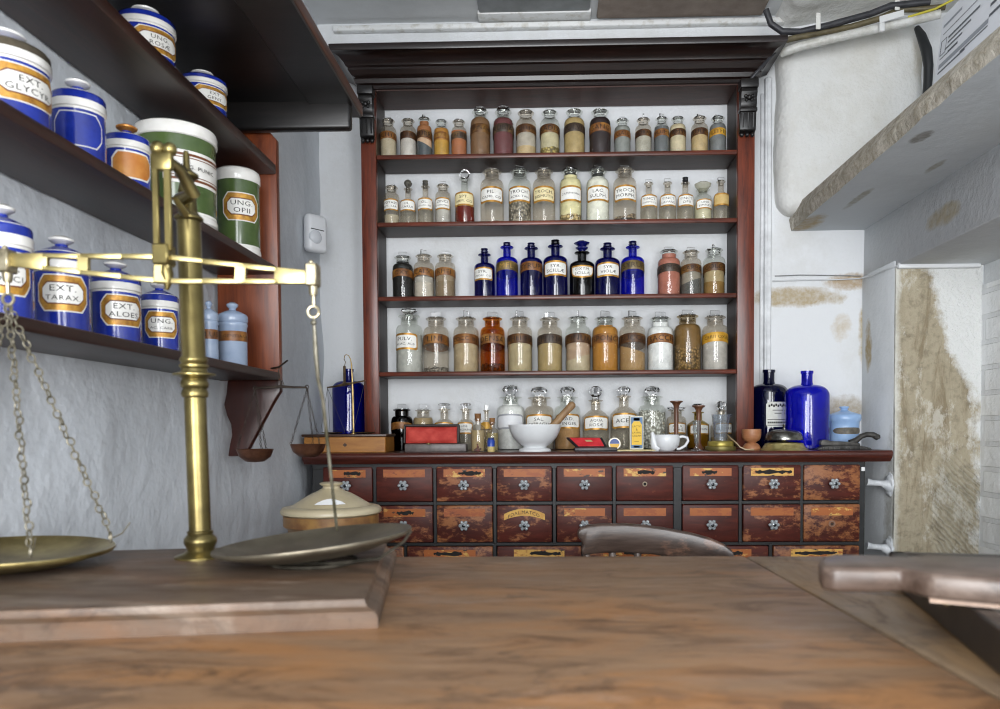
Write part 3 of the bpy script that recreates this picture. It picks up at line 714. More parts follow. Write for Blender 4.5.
row(0, YR, [
 (380, 396.6, 121, 117.3, dict(label='small jar of pale beige powder under brown band, far left of the top shelf', fills=[('d0c8b0', .62)], g=G_pale, lab=bd('cu'), lines=['ICHTI'], rot=.4)),
 (400, 416.4, 121, 118, dict(label='small jar of pale grey-white powder, second from left on the top shelf', fills=[('e2e3e4', .62)], g=G_pale, lab=bd('br'), lines=['PULV'], rot=.1)),
 (416.4, 432.4, 119.5, 115.5, dict(label='small jar with slate grey powder tilted under orange-brown dust, top shelf', fills=[('a86c42', .93), ('d9b596', .52, 0, -.25), ('54595e', .40, 0, -.5)], lab=bd('br'), lines=['RUBR'], rot=1.1)),
 (433.6, 449.4, 122, 119, dict(label='small jar of golden yellow powder with orange top, fourth on the top shelf', fills=[('b98036', .8), ('c9993f', .5)], lab=bd('cu'), lines=['CURCU'], ink=INK_GD, rot=.05)),
 (451, 467, 122, 118.6, dict(label='small jar of bright orange powder with grey band, fifth on the top shelf', fills=[('b5672a', .74)], lab=bd('dk'), lines=['CANEL'], rot=.2, g=G_pale)),
 (470, 490.4, 112, 108.5, dict(label='large jar of mottled brown powder with dark neck on the top shelf', fills=[('805e40', .86)], lab=bd('br'), lines=['CINNAM'], stop='mush', rot=.3)),
 (492.6, 514, 112, 108, dict(label='large jar of maroon powder with pale neck on the top shelf', fills=[('6d3a3c', .84), ('b9a9a2', .06, 1)], lab=bd('dk'), lines=['RUBIA'], stop='mush')),
 (515.6, 536.4, 113, 109, dict(label='large clear jar with yellow powder in the bottom, first beside the maroon jar', fills=[('c9b487', .26), ('c2bfb6', .54)], g=G_pale, lab=bd('br'), lines=['ICHTHY'], rot=.1)),
 (539.5, 559.8, 113, 109, dict(label='large jar of mottled cream lumps over dark crumbs, ninth on the top shelf', fills=[('c9bd9a', .56), ('b8a25e', .22, 1), ('39301f', .07, 1)], lab=bd('br'), lines=['RADIX'], rot=.1)),
 (563.6, 585, 112, 109, dict(label='large jar filled with tan yellow powder left of the dark red-black jar, top shelf', fills=[('b39a68', .82)], lab=bd('dk'), lines=['PULVIS'], rot=.05)),
 (589, 611, 112, 108.5, dict(label='large jar full of red-black powder with copper label, top shelf', fills=[('2a1a1b', .84)], lab=bd('cu'), lines=['SANG'], rot=.2)),
 (614, 630.6, 121, 117, dict(label='small jar of mid grey powder just right of the dark red-black jar', fills=[('8d8f8c', .84)], lab=bd('cu'), lines=['GALL'], rot=.05)),
 (635, 651.6, 120, 114.5, dict(label='small jar of pale greenish-grey powder with dark band, top shelf', fills=[('b9bbb2', .57)], g=G_pale, lab=bd('br'), lines=['BORAX'], rot=1.5)),
 (654, 669.2, 119, 114, dict(label='small jar of slate grey powder with copper label, fourteenth on the top shelf', fills=[('686b6e', .78)], lab=bd('cu'), lines=['PLUMB'], rot=.7)),
 (669.6, 686, 119, 116, dict(label='small jar full of cream powder leaning against the slate grey one', fills=[('d3c4a4', .83)], lab=bd('br'), lines=['AMYL'], rot=.1)),
 (691, 708, 118.5, 114.6, dict(label='small jar of buff yellow powder, second from right on the top shelf', fills=[('cdb785', .66)], lab=bd('br'), lines=['SULPH'], g=G_pale, rot=.6)),
 (709.4, 726, 118.5, 115, dict(label='small jar of dark grey powder with bright yellow band, far right of the top shelf', fills=[('77797b', .82)], lab=bd('gd'), lines=['LITHII'], rot=.2)),
], 'jars on the top shelf')
pl = lambda s='rect', half=1.12, m=None: (s, half, m or WHITE_L)
row(1, YR, [
 (383.6, 399.6, 187.5, 184.3, dict(label='small white-labelled jar with cream dregs, far left of the second shelf', fills=[('cbb99a', .08), ('c3bda9', .30)], g=G_pale, lab=pl(), lines=['POTASS', 'BIT. TAR'], rot=.2)),
 (400, 416.4, 189, 180, dict(label='small narrow-necked bottle with rough grey ball stopper, second shelf', g=G_pale, shape='tinct', stop='ball', smat=mott('6b675c', '2d2a26', 70, .7), fills=[('bfbfb6', .42, 2)], lab=pl(), lines=['OL.', 'CARUI'])),
 (417.4, 433.6, 186.5, 180.5, dict(label='small narrow-necked bottle with dark lip and thin peg stopper, second shelf', g=G_pale, shape='tinct', stop='mush', smat=mott('5d594e', '25231f', 70, .6), fills=[('c4c3bb', .42, 2), ('cfae84', .07)], lab=pl(), lines=['OL.', 'MENTH. PIP'])),
 (435, 451, 186, 181.5, dict(label='small wide-necked jar of pale grey crystals, fourth on the second shelf', g=G_pale, fills=[('c5c8c8', .40)], lab=pl(), lines=['ZINCI', 'CARBONAS'], rot=.2)),
 (454.4, 475, 179, 171.3, dict(label='taller bottle half full of dark red liquid with medallion stopper', shape='tinct', stop='medal', fills=[('6a1d10', .40, 2)], lab=pl('rect', 1.12, CREAM_L), lines=['SPT.', 'ARM. CO'])),
 (480, 504, 172, 168, dict(label='large clear jar with black crumbs at the bottom, label of small pills', g=G_pale, fills=[('2b2723', .06, 1)], lab=pl(), lines=['PIL.', 'CAMB. CO'], rot=.05)),
 (508, 531.3, 171.5, 166, dict(label='large jar of greyish tan lozenges, second shelf', fills=[('a59a88', .56, 1)], lab=pl(), lines=['TROCH.', 'ACID. TAN'], rot=.5)),
 (532.4, 555.4, 171.5, 167.5, dict(label='large clear jar with a cream two-line label and few dark crumbs', g=G_pale, fills=[('5d5348', .05, 1)], lab=pl('rect', 1.12, CREAM_L), lines=['TROCH.', 'BISMUTH'], rot=.1)),
 (559, 582, 171, 167, dict(label='large jar of creamy yellow camphor lumps, second shelf', fills=[('ebe0ae', .90), ('d9bd86', .17, 1)], lab=pl(), lines=['CAMPHORA'], rot=.7)),
 (586, 609.4, 171, 166, dict(label='large jar full of off-white milk of sulphur powder, second shelf', fills=[('efeddf', .86)], lab=pl(), lines=['LAC.', 'SULPH.'], rot=.5)),
 (613, 636.6, 170.5, 165.7, dict(label='large greyish jar with black residue heaped at the bottom, right of the white powder', g=G_pale, fills=[('a5937a', .13, 1, .3), ('2a2a28', .09, 1)], lab=pl(), lines=['TROCH.', 'MORPH.'], rot=.1)),
 (640, 657.4, 183.5, 179.5, dict(label='small bottle with brown stained neck right of the morphine lozenge jar', g=G_pale, shape='tinct', fills=[('c6c7c3', .44, 2)], lab=pl(), lines=['TINCT.', 'CAMPH. CO'], rot=.1)),
 (659, 676, 183, 178.5, dict(label='small bottle with grey neck, second of the five at the right of the second shelf', g=G_pale, shape='tinct', fills=[('c3c5c2', .44, 2)], lab=pl(), lines=['TINCT.', 'LAVAND'], rot=.2)),
 (677, 693.6, 183, 177.3, dict(label='small bottle with black peg stopper on the second shelf', g=G_pale, shape='tinct', stop='mush', smat=plain('17171a', .35), fills=[('c9c7bd', .44, 2)], lab=pl(), lines=['TINCT.', 'OPII'])),
 (694, 711.6, 190, 183, dict(label='small jar with round white bulb stopper and yellowish contents', neck=.55, stop='bulb', smat=glass('glass_bulb', 'e0dfd2', 1.5, .06, .3, 'd8d6c8'), fills=[('cfc7a8', .55)], lab=pl(), lines=['UNG.', 'SIMPLEX'], turn=.15)),
 (712.6, 729, 181.5, 177.5, dict(label='small bottle with a crumpled yellow paper label, far right of the second shelf', g=G_pale, shape='tinct', fills=[('c2c4c2', .46, 2)], lab=('rect', 1.12, mott('cdb377', 'bb9a5a', 40, .6)), lines=[], rot=.1)),
], 'jars on the second shelf')
Y3 = 2.478
cob = dict(shape='cob', name='cobalt_bottle', cat='bottle', smat=plain('0c0f3a', .08, 0, .7, .5))
row(2, Y3, [
 (392.3, 413.5, 257.5, 252, dict(label='jar full of black powder, left of three clear jars on the third shelf', fills=[('191715', .88)], lab=bd('cu'), lines=['OXY'], rot=.1)),
 (413.5, 434.3, 256, 250, dict(label='clear jar with whitish powder under a brown band, middle of the left three, third shelf', fills=[('d2cfc6', .37), ('c6c7c4', .5)], g=G_pale, lab=bd('cu'), lines=['CALX'], rot=.9)),
 (434.8, 455.7, 256, 251, dict(label='jar of greyish brown powder, right of the left three on the third shelf', fills=[('a09078', .52), ('8d7a5e', .40)], g=G_pale, lab=bd('cu'), lines=['RHEI'], rot=.1)),
 (474, 495, 254.5, 248.5, dict(cob, label='shortest cobalt bottle, white label, first of the seven on the third shelf', g=G_cobdark, stop='mush', lab=pl('rect', 1.05), lines=['SYR.', 'IPECAC. CO'], turn=-.12)),
 (496, 518, 247, 242.5, dict(cob, label='cobalt bottle with faded olive band, second of the seven on the third shelf', g=G_cobalt, stop='mush', lab=bd('ol'), lines=['MEL'], ink=INK_GD)),
 (520, 542.5, 248, 243, dict(cob, label='cobalt bottle with copper orange band, third of the seven', g=G_cobdark, stop='mush', lab=bd('cu'), lines=['SYRUPI'])),
 (543, 567.8, 246, 240, dict(cob, label='cobalt bottle with white label and black stopper, middle of the seven', g=G_cobdark, stop='mush', smat=plain('0b0b12', .12), lab=pl('rect', 1.08), lines=['SYR.', 'SCILLÆ'])),
 (569.5, 594.6, 252.5, 240.8, dict(cob, label='black-filled bottle with shield label and ornate blue stopper, third shelf', g=G_black, stop='orn', smat=plain('10145c', .08, 0, .7, .5), lab=pl('shield', 1.0), lines=['OXYM.', 'SCILLÆ'], lz=None)),
 (595, 620, 248.5, 243, dict(cob, label='cobalt bottle with white label right of the shield-labelled bottle', g=G_cobdark, stop='mush', lab=pl('rect', 1.08), lines=['SYR.', 'VIOLÆ'])),
 (621, 644.4, 247, 241.3, dict(cob, label='bright blue bottle with gilt brown band, last of the seven', g=G_cobalt, stop='mush', lab=bd('ol'), lines=['SYRUP'], ink=INK_BR)),
 (657.3, 680.5, 251.5, 247, dict(label='jar full of salmon pink powder on the third shelf', fills=[('b4705e', .93)], lab=bd('dk'), lines=['ARMENI'], rot=.1)),
 (680.5, 701.4, 252, 247.3, dict(label='jar with dark grey powder sloping under pale grey, beside the salmon pink jar', fills=[('9c9a90', .62), ('4a4f50', .34, 0, .35)], g=G_pale, lab=bd('br'), lines=['CARBO'], rot=.2)),
 (703, 725, 250, 245, dict(label='jar of yellowish brown powder, far right of the third shelf', fills=[('b09a72', .60), ('8f6c38', .30)], lab=bd('br'), lines=['COLOC'], rot=1.0)),
], 'jars on the third shelf')
row(3, YR, [
 (395.6, 423, 316, 307.6, dict(label='large jar of whitish granules with white label and cut stopper, far left of fourth shelf', stop='ball', smat=G_facet, fills=[('bdbcb6', .66)], lab=pl('rect', 1.0), lines=['PULV.', 'ACAC. ALB'], turn=-.2)),
 (423, 449, 318.5, 312, dict(label='nearly empty large clear jar with copper band, second on the fourth shelf', g=G_pale, fills=[('9a958c', .08, 1)], lab=bd('cu'), lines=['. LINI .'], rot=.05)),
 (453, 479, 318.5, 311, dict(label='large jar of cream powder with copper band, third on the fourth shelf', fills=[('c2b08c', .62)], g=G_pale, lab=bd('cu'), lines=['COCC. IN'], rot=1.2)),
 (480, 505, 318.5, 312, dict(label='large jar of clear amber liquid on the fourth shelf', g=G_amber, fills=[('c07a30', .78, 2), ('6a4324', .14, 1)], lab=bd('cu'), lines=['DENSA'], rot=.3)),
 (507, 532.5, 318.5, 311, dict(label='large jar of pale straw powder right of the amber liquid jar', fills=[('c0b48e', .58)], g=G_pale, lab=bd('br'), lines=['RHEI PU'], rot=.8)),
 (537, 562.5, 319, 312.5, dict(label='large jar of darker tan powder with blackish band, sixth on the fourth shelf', fills=[('b39f68', .60)], g=G_pale, lab=bd('dk'), lines=['SENNA'], rot=.05)),
 (565, 591, 318, 311, dict(label='large jar of pink and tan marbled powder on the fourth shelf', fills=[('b79a80', .66), ('bfae90', .26, 0, .3)], lab=bd('br'), lines=['CINNA'], rot=1.5)),
 (591.7, 618.4, 318.5, 311, dict(label='large jar of orange ochre powder on the fourth shelf', fills=[('b77d30', .86)], g=G_clear, lab=bd('cu'), lines=['SPONG.'], rot=.6)),
 (619, 645.5, 318, 311, dict(label='large jar half full of sloping tan powder, right of the orange ochre jar', fills=[('b08d54', .40, 0, -.3)], g=G_pale, lab=bd('br'), lines=['BUCCO'], rot=.7)),
 (647, 673.5, 318.5, 312, dict(label='large jar full of white sugar powder on the fourth shelf', fills=[('f2f2f3', .92)], lab=bd('cu'), lines=['SACCH'], rot=.2)),
 (674, 701, 316, 310, dict(label='large jar of brown and white chopped root without band', fills=[('b39b72', .42, 1), ('97805c', .84)], g=glass('glass_smoky', 'e2d8c4', 1.45, .04), rot=.1)),
 (702, 728, 317, 310.5, dict(label='large jar of white powder with golden yellow label, far right of fourth shelf', fills=[('c8cacb', .58)], g=G_pale, lab=bd('gd'), lines=['CERII OXAL'], rot=.2)),
], 'large jars on the fourth shelf')
Y5 = 2.485
row(0, Y5, [
 (391, 413, 409.5, 404.3, dict(label='dark brown jar standing left behind the red-lined case', g=glass('glass_darkbrown', '4a3a2c', 1.5, .03), fills=[('17110e', .88)], lab=bd('cu'), lines=[], sh=.68)),
 (413, 433.5, 410, 404, dict(label='jar of tan granules directly behind the red-lined case', fills=[('a8956c', .80)], g=G_pale, rot=.35)),
 (433, 456, 409, 403, dict(label='clear bottle with flat disc stopper behind the right half of the red-lined case', g=G_pale, shape='tinct', stop='disc', smat=G_facet, lab=pl('rect', 1.0), lines=['LIQ.', 'AMMON'], fills=[('c9cbc9', .5, 2)])),
 (455.3, 476.5, 409, 403, dict(label='clear bottle with disc stopper and small label right of the red-lined case', g=G_pale, shape='tinct', stop='disc', smat=G_facet, lab=pl('rect', .8), lines=['LIQ.', 'MORPH'], fills=[('c0c4c4', .45, 2)])),
 (480.5, 492.5, 410, 404.5, dict(label='gold-banded bottle with square white stopper behind the two corked phials', Y=2.46, g=G_pale, shape='tinct', stop='square', smat=plain('e2e3e2', .25), fills=[('a8935c', .5, 2)], lab=bd('gd'), lines=[])),
 (496.3, 525, 397, 385, dict(label='tall white-filled jar with large cut stopper behind the mortar', stop='ball', smat=G_facet, g=G_clear, fills=[('f3f3f2', .86)], lab=('rect', 1.1, mott('dddee0', 'd6d7d9', 40, .5), mott('a4a6aa', '8e9094', 40, .5)), lines=[], neck=.56, lz=None)),
 (524.5, 554, 397.5, 386.8, dict(label='tall clear labelled jar with cut stopper, behind the mortar, second with cut stopper', stop='ball', smat=G_facet, g=G_pale, fills=[('c2c2bd', .18)], lab=pl('rect', 1.05), lines=['SAL.', 'CARRAGAR'], neck=.54)),
 (554, 580.8, 397, 386.5, dict(label='tall jar of orange ginger powder behind the wooden pestle', stop='ball', smat=G_facet, g=G_clear, fills=[('b58a5c', .48)], lab=pl('rect', 1.05), lines=['RAD.', 'ZINGIB.'], neck=.58)),
 (582, 609.3, 400, 386.3, dict(label='tall clear narrow-necked bottle of rose water with cut stopper', shape='tinct', stop='ball', smat=G_facet, g=G_pale, fills=[('c6c9ca', .55, 2)], lab=pl('rect', 1.05), lines=['AQUA', 'ROSÆ'], sh=.66, ns=.80)),
 (610, 637.6, 396, 386.3, dict(label='tall clear bottle of vinegar behind the small yellow carton', shape='tinct', stop='ball', smat=G_facet, g=G_pale, fills=[('c6c9ca', .55, 2)], lab=pl('rect', 1.05), lines=['ACETI'], sh=.66, ns=.80)),
 (638, 666, 396.5, 386.3, dict(label='tall jar of creamy white flakes with cut stopper right of the yellow carton', stop='ball', smat=G_facet, g=G_clear, fills=[('efecd8', .70, 1)], neck=.58)),
 (666.3, 686.3, 410, 407, dict(label='short clear labelled jar half hidden behind the white feeding cup', stop='bulb', smat=G_facet, g=G_pale, fills=[('c2c4c2', .3, 2)], lab=pl('rect', 1.0), lines=['PULV.', 'TRAG'], neck=.55)),
 (687, 709, 412, 403.2, dict(label='bottle of yellow-brown oil with disc stopper behind the glass measure', shape='tinct', stop='disc', smat=G_facet, g=glass('glass_straw', 'cfc08c', 1.45, .03), fills=[('a08038', .62, 2)], lab=pl('rect', 1.0), lines=['OL. RICINI'], sh=.66, ns=.78)),
 (710.5, 731.5, 410.5, 401, dict(label='clear labelled bottle with cut stopper behind the glass beaker', shape='tinct', stop='ball', smat=G_facet, g=G_pale, fills=[('a08f62', .3, 2)], lab=pl('rect', 1.0), lines=['GLYCER'], turn=.2)),
], 'stoppered jars on the worktop inside the shelf unit', base=ZT)
# ------------------------------------------------------------------ ceramic jars on the left wall
GLZ_B = mott('16267e', '1d3296', 30, .16, coat=.3); GLZ_W = mott('e3e1dc', 'd4d2cc', 30, .2, coat=.3); GLZ_G = mott('4c5f33', '3d4f2a', 20, .2, coat=.3); GLZ_P = mott('93a1b6', '8393ab', 20, .25, coat=.2)
GLZ_D = mott('5c5446', '3a352c', 30, .35)
COPPER_L = mott('a8662a', 'c98a3c', 60, .35, 0, .3)
TURN = 0
def crock_jar(sh, xl, xr, ytop, Xc, label, kind='blue', shape='oct', lines=(), panel=None, group=None, knob=True, turn=38):
    t0, t1 = math.atan((xl-548)/F), math.atan((xr-548)/F); tc = math.tan((t0+t1)/2); Y = Xc/tc
    dist = math.hypot(Xc, Y); r = dist*math.sin((t1-t0)/2); z = LZ[sh]
    H = (pY((xl+xr)/2, ytop, Y).z)-z
    d = thing('ceramic_jar', label, 'jar', (Xc, Y, z), group=group)
    face = math.atan2(-Xc, -Y)  # towards the room
    a0 = R(turn)
    if kind == 'green':
        m = MB(); m.lathe([(r*.96, 0), (r*1.03, .004), (r*1.03, H*.07), (r*.99, H*.09), (r, H*.11), (r, H*.82), (r*1.0, H*.84)], 40, mats=[1, 1, 1, 1, 0, 0]); m.build('body', [GLZ_G, GLZ_W], d, 40)
        m = MB(); m.lathe([(r*1.02, H*.84), (r*1.05, H*.85), (r*1.05, H*.93), (r*1.02, H*.965), (r*.9, H*.99), (0, H)], 40); m.build('lid', GLZ_W, d, 40)
        z0, z1 = .38*H, .68*H
    elif kind == 'pale':
        m = MB(); m.lathe([(r*.95, 0), (r, .003), (r, H*.62), (r*1.05, H*.64), (r*1.05, H*.67), (r, H*.69)], 36); m.build('body', GLZ_P, d, 40)
        m = MB(); m.lathe([(r*1.02, H*.69), (r*1.07, H*.71), (r*1.07, H*.78), (r*1.0, H*.81), (r*.55, H*.86), (r*.25, H*.88), (r*.22, H*.92)], 36)
        m.build('lid', GLZ_P, d, 40); z0, z1 = .40*H, .55*H
        m = MB(); m.lathe([(r*.22, H*.90), (r*.40, H*.94), (r*.42, H*.97), (r*.2, H), (0, H)], 20); m.build('knob', GLZ_P, d, 40)
    else:
        B, Wh = 0, 1
        m = MB(); m.lathe([(r*.96, 0), (r, .003), (r, H*.03), (r, H*.05), (r, H*.618), (r*1.004, H*.628), (r, H*.64)], 40, mats=[B, B, Wh, B, Wh, Wh]); m.build('body', [GLZ_B, GLZ_W], d, 40)
        m = MB(); m.lathe([(r*1.0, H*.64), (r*1.05, H*.65), (r*1.05, H*.72), (r*1.03, H*.73), (r*1.03, H*.79), (r*.98, H*.815), (r*.93, H*.825), (r*.5, H*.875), (r*.24, H*.90), (r*.22, H*.93)], 40, mats=[Wh, Wh, Wh, B if kind != 'dark' else 2, B if kind != 'dark' else 2, Wh, B, B, B])
        ld = m.build('lid', [GLZ_B, GLZ_W, GLZ_D], d, 40)
        if knob:
            m = MB(); m.lathe([(r*.22, H*.92), (r*.46, H*.955), (r*.48, H*.975), (r*.3, H), (0, H)], 20); m.build('knob', COPPER_L if kind == 'copper' else GLZ_W, ld, 40)
        z0, z1 = .235*H, .575*H
    if kind == 'pale':
        m = MB(); m.lathe([(r*1.006, z0), (r*1.012, z0+.0006), (r*1.012, z1-.0006), (r*1.006, z1)], 32); m.f = [f for f in m.f if len(f) <= 4]; m.mi = m.mi[:len(m.f)]
        lb = m.build('label_band', BANDS['cu'], d, 40)
        if lines: m = MB(); cyl_text(m, lines, r*1.02, (z0+z1)/2, r*2, (z1-z0)*.5, a0=a0); m.build('lettering', INK_BR, lb, 0)
    elif shape:
        half = .95 if kind != 'green' else .85; m = MB()
        cyl_plate(m, r*1.008, z0-.012*H, z1+.012*H, half+.05, shape, 1, a0)
        if panel == 'blank': cyl_plate(m, r*1.016, z0, z1, half, shape, 3, a0)
        elif panel == 'lines':
            for f0, f1 in ((.06, .14), (.19, .22), (.78, .81), (.86, .94)): cyl_plate(m, r*1.016, z0+(z1-z0)*f0, z0+(z1-z0)*f1, half-.04, 'box', 2, a0)
        elif panel == 'rust': cyl_plate(m, r*1.016, z0+.01*H, z1-.01*H, half-.04, shape, 4, a0)
        else:
            cyl_plate(m, r*1.014, z0, z1, half, shape, 0, a0); q = (z1-z0)*.17; cyl_plate(m, r*1.022, z0+q, z1-q, half-.17, shape, 2, a0); cyl_plate(m, r*1.028, z0+q*1.25, z1-q*1.25, half-.2, shape, 1, a0)
        lb = m.build('label_plate', [GOLD, GLZ_W, plain('6a3a1c', .5), GLZ_B, mott('b06c2a', 'c58a44', 25, .4)], d, 40)
        if lines:
            m = MB(); cyl_text(m, lines, r*1.036, (z0+z1)/2, r*2*(half-.3), (z1-z0)*.18, a0=a0, wide=1.3); m.build('lettering', INKB, lb, 0)
    return d
gA, gB, gC = 'jars on the uppermost wall shelf', 'jars on the middle wall shelf', 'jars on the lowest wall shelf'
crock_jar(2, 66, 111, -62, -.675, 'blue and white jar cut off by the picture top on the uppermost wall shelf', lines=['UNG.'], group=gA)
crock_jar(2, 119.5, 179.5, 10, -.680, 'blue and white ointment jar in the middle of the uppermost wall shelf', lines=['UNG.', 'ROSÆ'], group=gA, turn=56)
crock_jar(2, 181.6, 230, 73, -.670, 'blue and white jar at the far end of the uppermost wall shelf beside end panel', lines=['EXT.', 'GENT.'], group=gA, turn=55)
crock_jar(1, -40, 52.5, 33, -.680, 'blue and white jar with dark rimmed lid at near end of middle wall shelf', kind='dark', lines=['EXT.', 'GLYCYR.'], group=gB, turn=68)
crock_jar(1, 51.5, 107.5, 81, -.680, 'blue jar with blank white-edged panel on the middle wall shelf', panel='blank', group=gB, turn=30)
crock_jar(1, 104.5, 152, 126, -.680, 'blue jar with rust-orange label and copper knob on the middle wall shelf', kind='copper', panel='rust', group=gB, turn=44)
crock_jar(1, 136.5, 218, 130, -.684, 'larger green jar with white lid and plain line-ruled label, behind the brass pointer', kind='green', shape='rect', lines=['UNG. PUNIC.'], panel='lines', group=gB, turn=58)
crock_jar(1, 217, 261.5, 171, -.665, 'green jar with octagonal gilt label at far end of the middle wall shelf', kind='green', lines=['UNG.', 'OPII'], group=gB, turn=32)
crock_jar(0, -36, 30, 205, -.690, 'blue jar half outside the left picture edge on the lowest wall shelf', lines=['EXT.', 'COCCI'], group=gC)
crock_jar(0, 29.5, 87.5, 237, -.690, 'blue jar with bold gilt label behind the left brass beam on lowest wall shelf', lines=['EXT.', 'TARAX.'], group=gC, turn=34)
crock_jar(0, 88, 139, 262, -.690, 'blue jar behind the middle of the brass beam with octagonal label on lowest wall shelf', lines=['EXT.', 'ALOES'], group=gC, turn=48)
crock_jar(0, 138.5, 177, 283, -.690, 'blue jar left of the brass column on the lowest wall shelf', lines=['UNG.', 'AC. CARB.'], group=gC, turn=33)
crock_jar(0, 178.5, 199.5, 298, -.690, 'pale blue jar mostly hidden behind the brass column', kind='pale', group=gC)
crock_jar(0, 198.5, 217, 301, -.690, 'pale blue-white jar just right of the brass column', kind='pale', lines=['TUS'], group=gC)
crock_jar(0, 217, 246.5, 302.5, -.675, 'pale blue jar with brown-gilt band at far end of the lowest wall shelf', kind='pale', lines=['GENTIANA'], group=gC)
# ================================================================== FOREGROUND
K = .86; ZK = E-.2*K
class Grp:
    """an Empty at the thing's base; parts are modelled in room coordinates"""
    def __init__(s, name, label, cat, loc, group=None): s.loc = Vector(loc); s.r = thing(name, label, cat, loc, group=group)
    def part(s, name, mb, mats, par=None, sm=40):
        o = mb.build(name, mats, par or s.r, sm)
        if par is None: o.location = -s.loc
        return o
# ---- counter: long scrubbed top and a separate end board
def counter_wood(name, d, l, gr, hi, stain='3f2818'):
    t = NT(name); t.bsdf(Roughness=.42, Specular_IOR_Level=.4)
    al = (1, 3, 1) if gr[1] > gr[0] else (3, 1, 1)
    f = t.noise(t.coord(gr, False), 2.6, 8, .7, .7); fine = t.noise(t.coord(tuple(x*3 for x in gr), False), 3, 5, .7)
    g = t.noise(t.coord(al, False), 3.1, 6, .65, .8); h = t.noise(t.coord(al, False), 7, 7, .7, 1.0); s_ = t.noise(t.coord((1.5, 2.4, 1), False), 5.5, 8, .72, .6)
    pale = t.noise(t.coord(al, False), 4.3, 7, .7, .5)
    col = t.ramp(f, [(.25, d), (.75, l)])
    col = t.mix(t.math('MULTIPLY', t.ramp(g, [(.46, 0), (.64, 1)]), .6), col, hi)
    col = t.mix(t.math('MULTIPLY', t.ramp(pale, [(.54, 0), (.68, 1)]), .45), col, 'a39384')
    col = t.mix(t.math('MULTIPLY', t.ramp(h, [(.52, 0), (.64, 1)]), .55), col, stain)
    col = t.mix(t.math('MULTIPLY', t.ramp(s_, [(.56, 0), (.62, 1)]), .5), col, '33241a')
    col = t.mix(t.math('MULTIPLY', t.ramp(fine, [(.55, 0), (.75, 1)]), .35), col, '2c1e15')
    t.l(col, t.b.inputs['Base Color']); t.l(t.ramp(h, [(.3, .36), (.7, .55)]), t.b.inputs['Roughness']); t.bump(f, .12, .002); return t.m
W_ctr = counter_wood('counter_wood', '684d37', '8e7155', (2, 22, 20), '996634')
W_end = counter_wood('counter_end_wood', '67533f', '8a755d', (22, 2, 20), '8c693c')
W_gold = wood('counter_panel', '3a2417', '5b3b24', (20, 20, 2), 3, .5)
yb, yf = 1.21*K, .10
xs0, xs1 = pZ(750, 558.5, ZK), pZ(1000, 697, ZK)
def xseam(y): return xs0.x+(xs1.x-xs0.x)*(y-xs0.y)/(xs1.y-xs0.y)
g = Grp('shop_counter', 'large worn wooden shop counter filling the foreground', 'counter', (.1, .6, 0))
m = MB(); m.prism([(-.74, yf), (xseam(yf)-.0008, yf), (xseam(yb)-.0008, yb), (-.74, yb)], ZK-.035, ZK, 'xy', bev=.004); g.part('worktop', m, W_ctr)
m = MB(); m.prism([(xseam(yf)+.0008, yf), (1.0, yf), (1.0, yb), (xseam(yb)+.0008, yb)], ZK-.035, ZK-.0005, 'xy', bev=.004); g.part('end_board', m, W_end)
m = MB(); m.box((-.72, yf+.05, .06), (.97, yb-.05, ZK-.035), .004); m.box((-.70, yf+.08, 0), (.95, yb-.08, .07)); g.part('body', m, W_gold)
# ---- counter scale
BR = mott('8a7d4e', '51472d', 14, .28, .05, .85, lo=.3, hi=.7); BR2 = mott('b8aa76', '83754a', 25, .32, 0, .8, lo=.3, hi=.7)
IRON = mott('8d8778', '55503f', 120, .5, .1, .6); PANM = mott('837c6c', '5a5245', 18, .40, .1, .75, lo=.3, hi=.7); PANB = mott('a39463', '6f6038', 20, .34, .05, .8)
W_base = counter_wood('scale_base_wood', '4c3e33', '66574a', (3, 24, 20), '6e4c30')
c0 = pZ(378, 628, ZK); ang = R(8.8); ux = Vector((math.cos(ang), math.sin(ang), 0)); uy = Vector((-math.sin(ang), math.cos(ang), 0))
L, D, hB = .585, .42*K, .028*K; zB = ZK+hB
sc = Grp('counter_scale', 'large brass balance scale on a moulded wooden base on the counter', 'scale', c0-ux*.3+uy*.18)
m = MB(); m.T = Matrix.Translation(c0) @ Matrix.Rotation(ang, 4, 'Z')
vs = []; prf = [(0, 0), (0, .009), (.003, .014), (.010, .017), (.012, .021), (.012, .0235), (.016, hB)]
for p, z in prf: vs += [(-L+p, p, z), (-p, p, z), (-p, D-p, z), (-L+p, D-p, z)]
n = len(prf); m.add(vs, [(4*i+k, 4*i+(k+1) % 4, 4*i+4+(k+1) % 4, 4*i+4+k) for i in range(n-1) for k in range(4)]+[(3, 2, 1, 0), (4*n-4, 4*n-3, 4*n-2, 4*n-1)])
sc.part('base', m, W_base, None, 30)
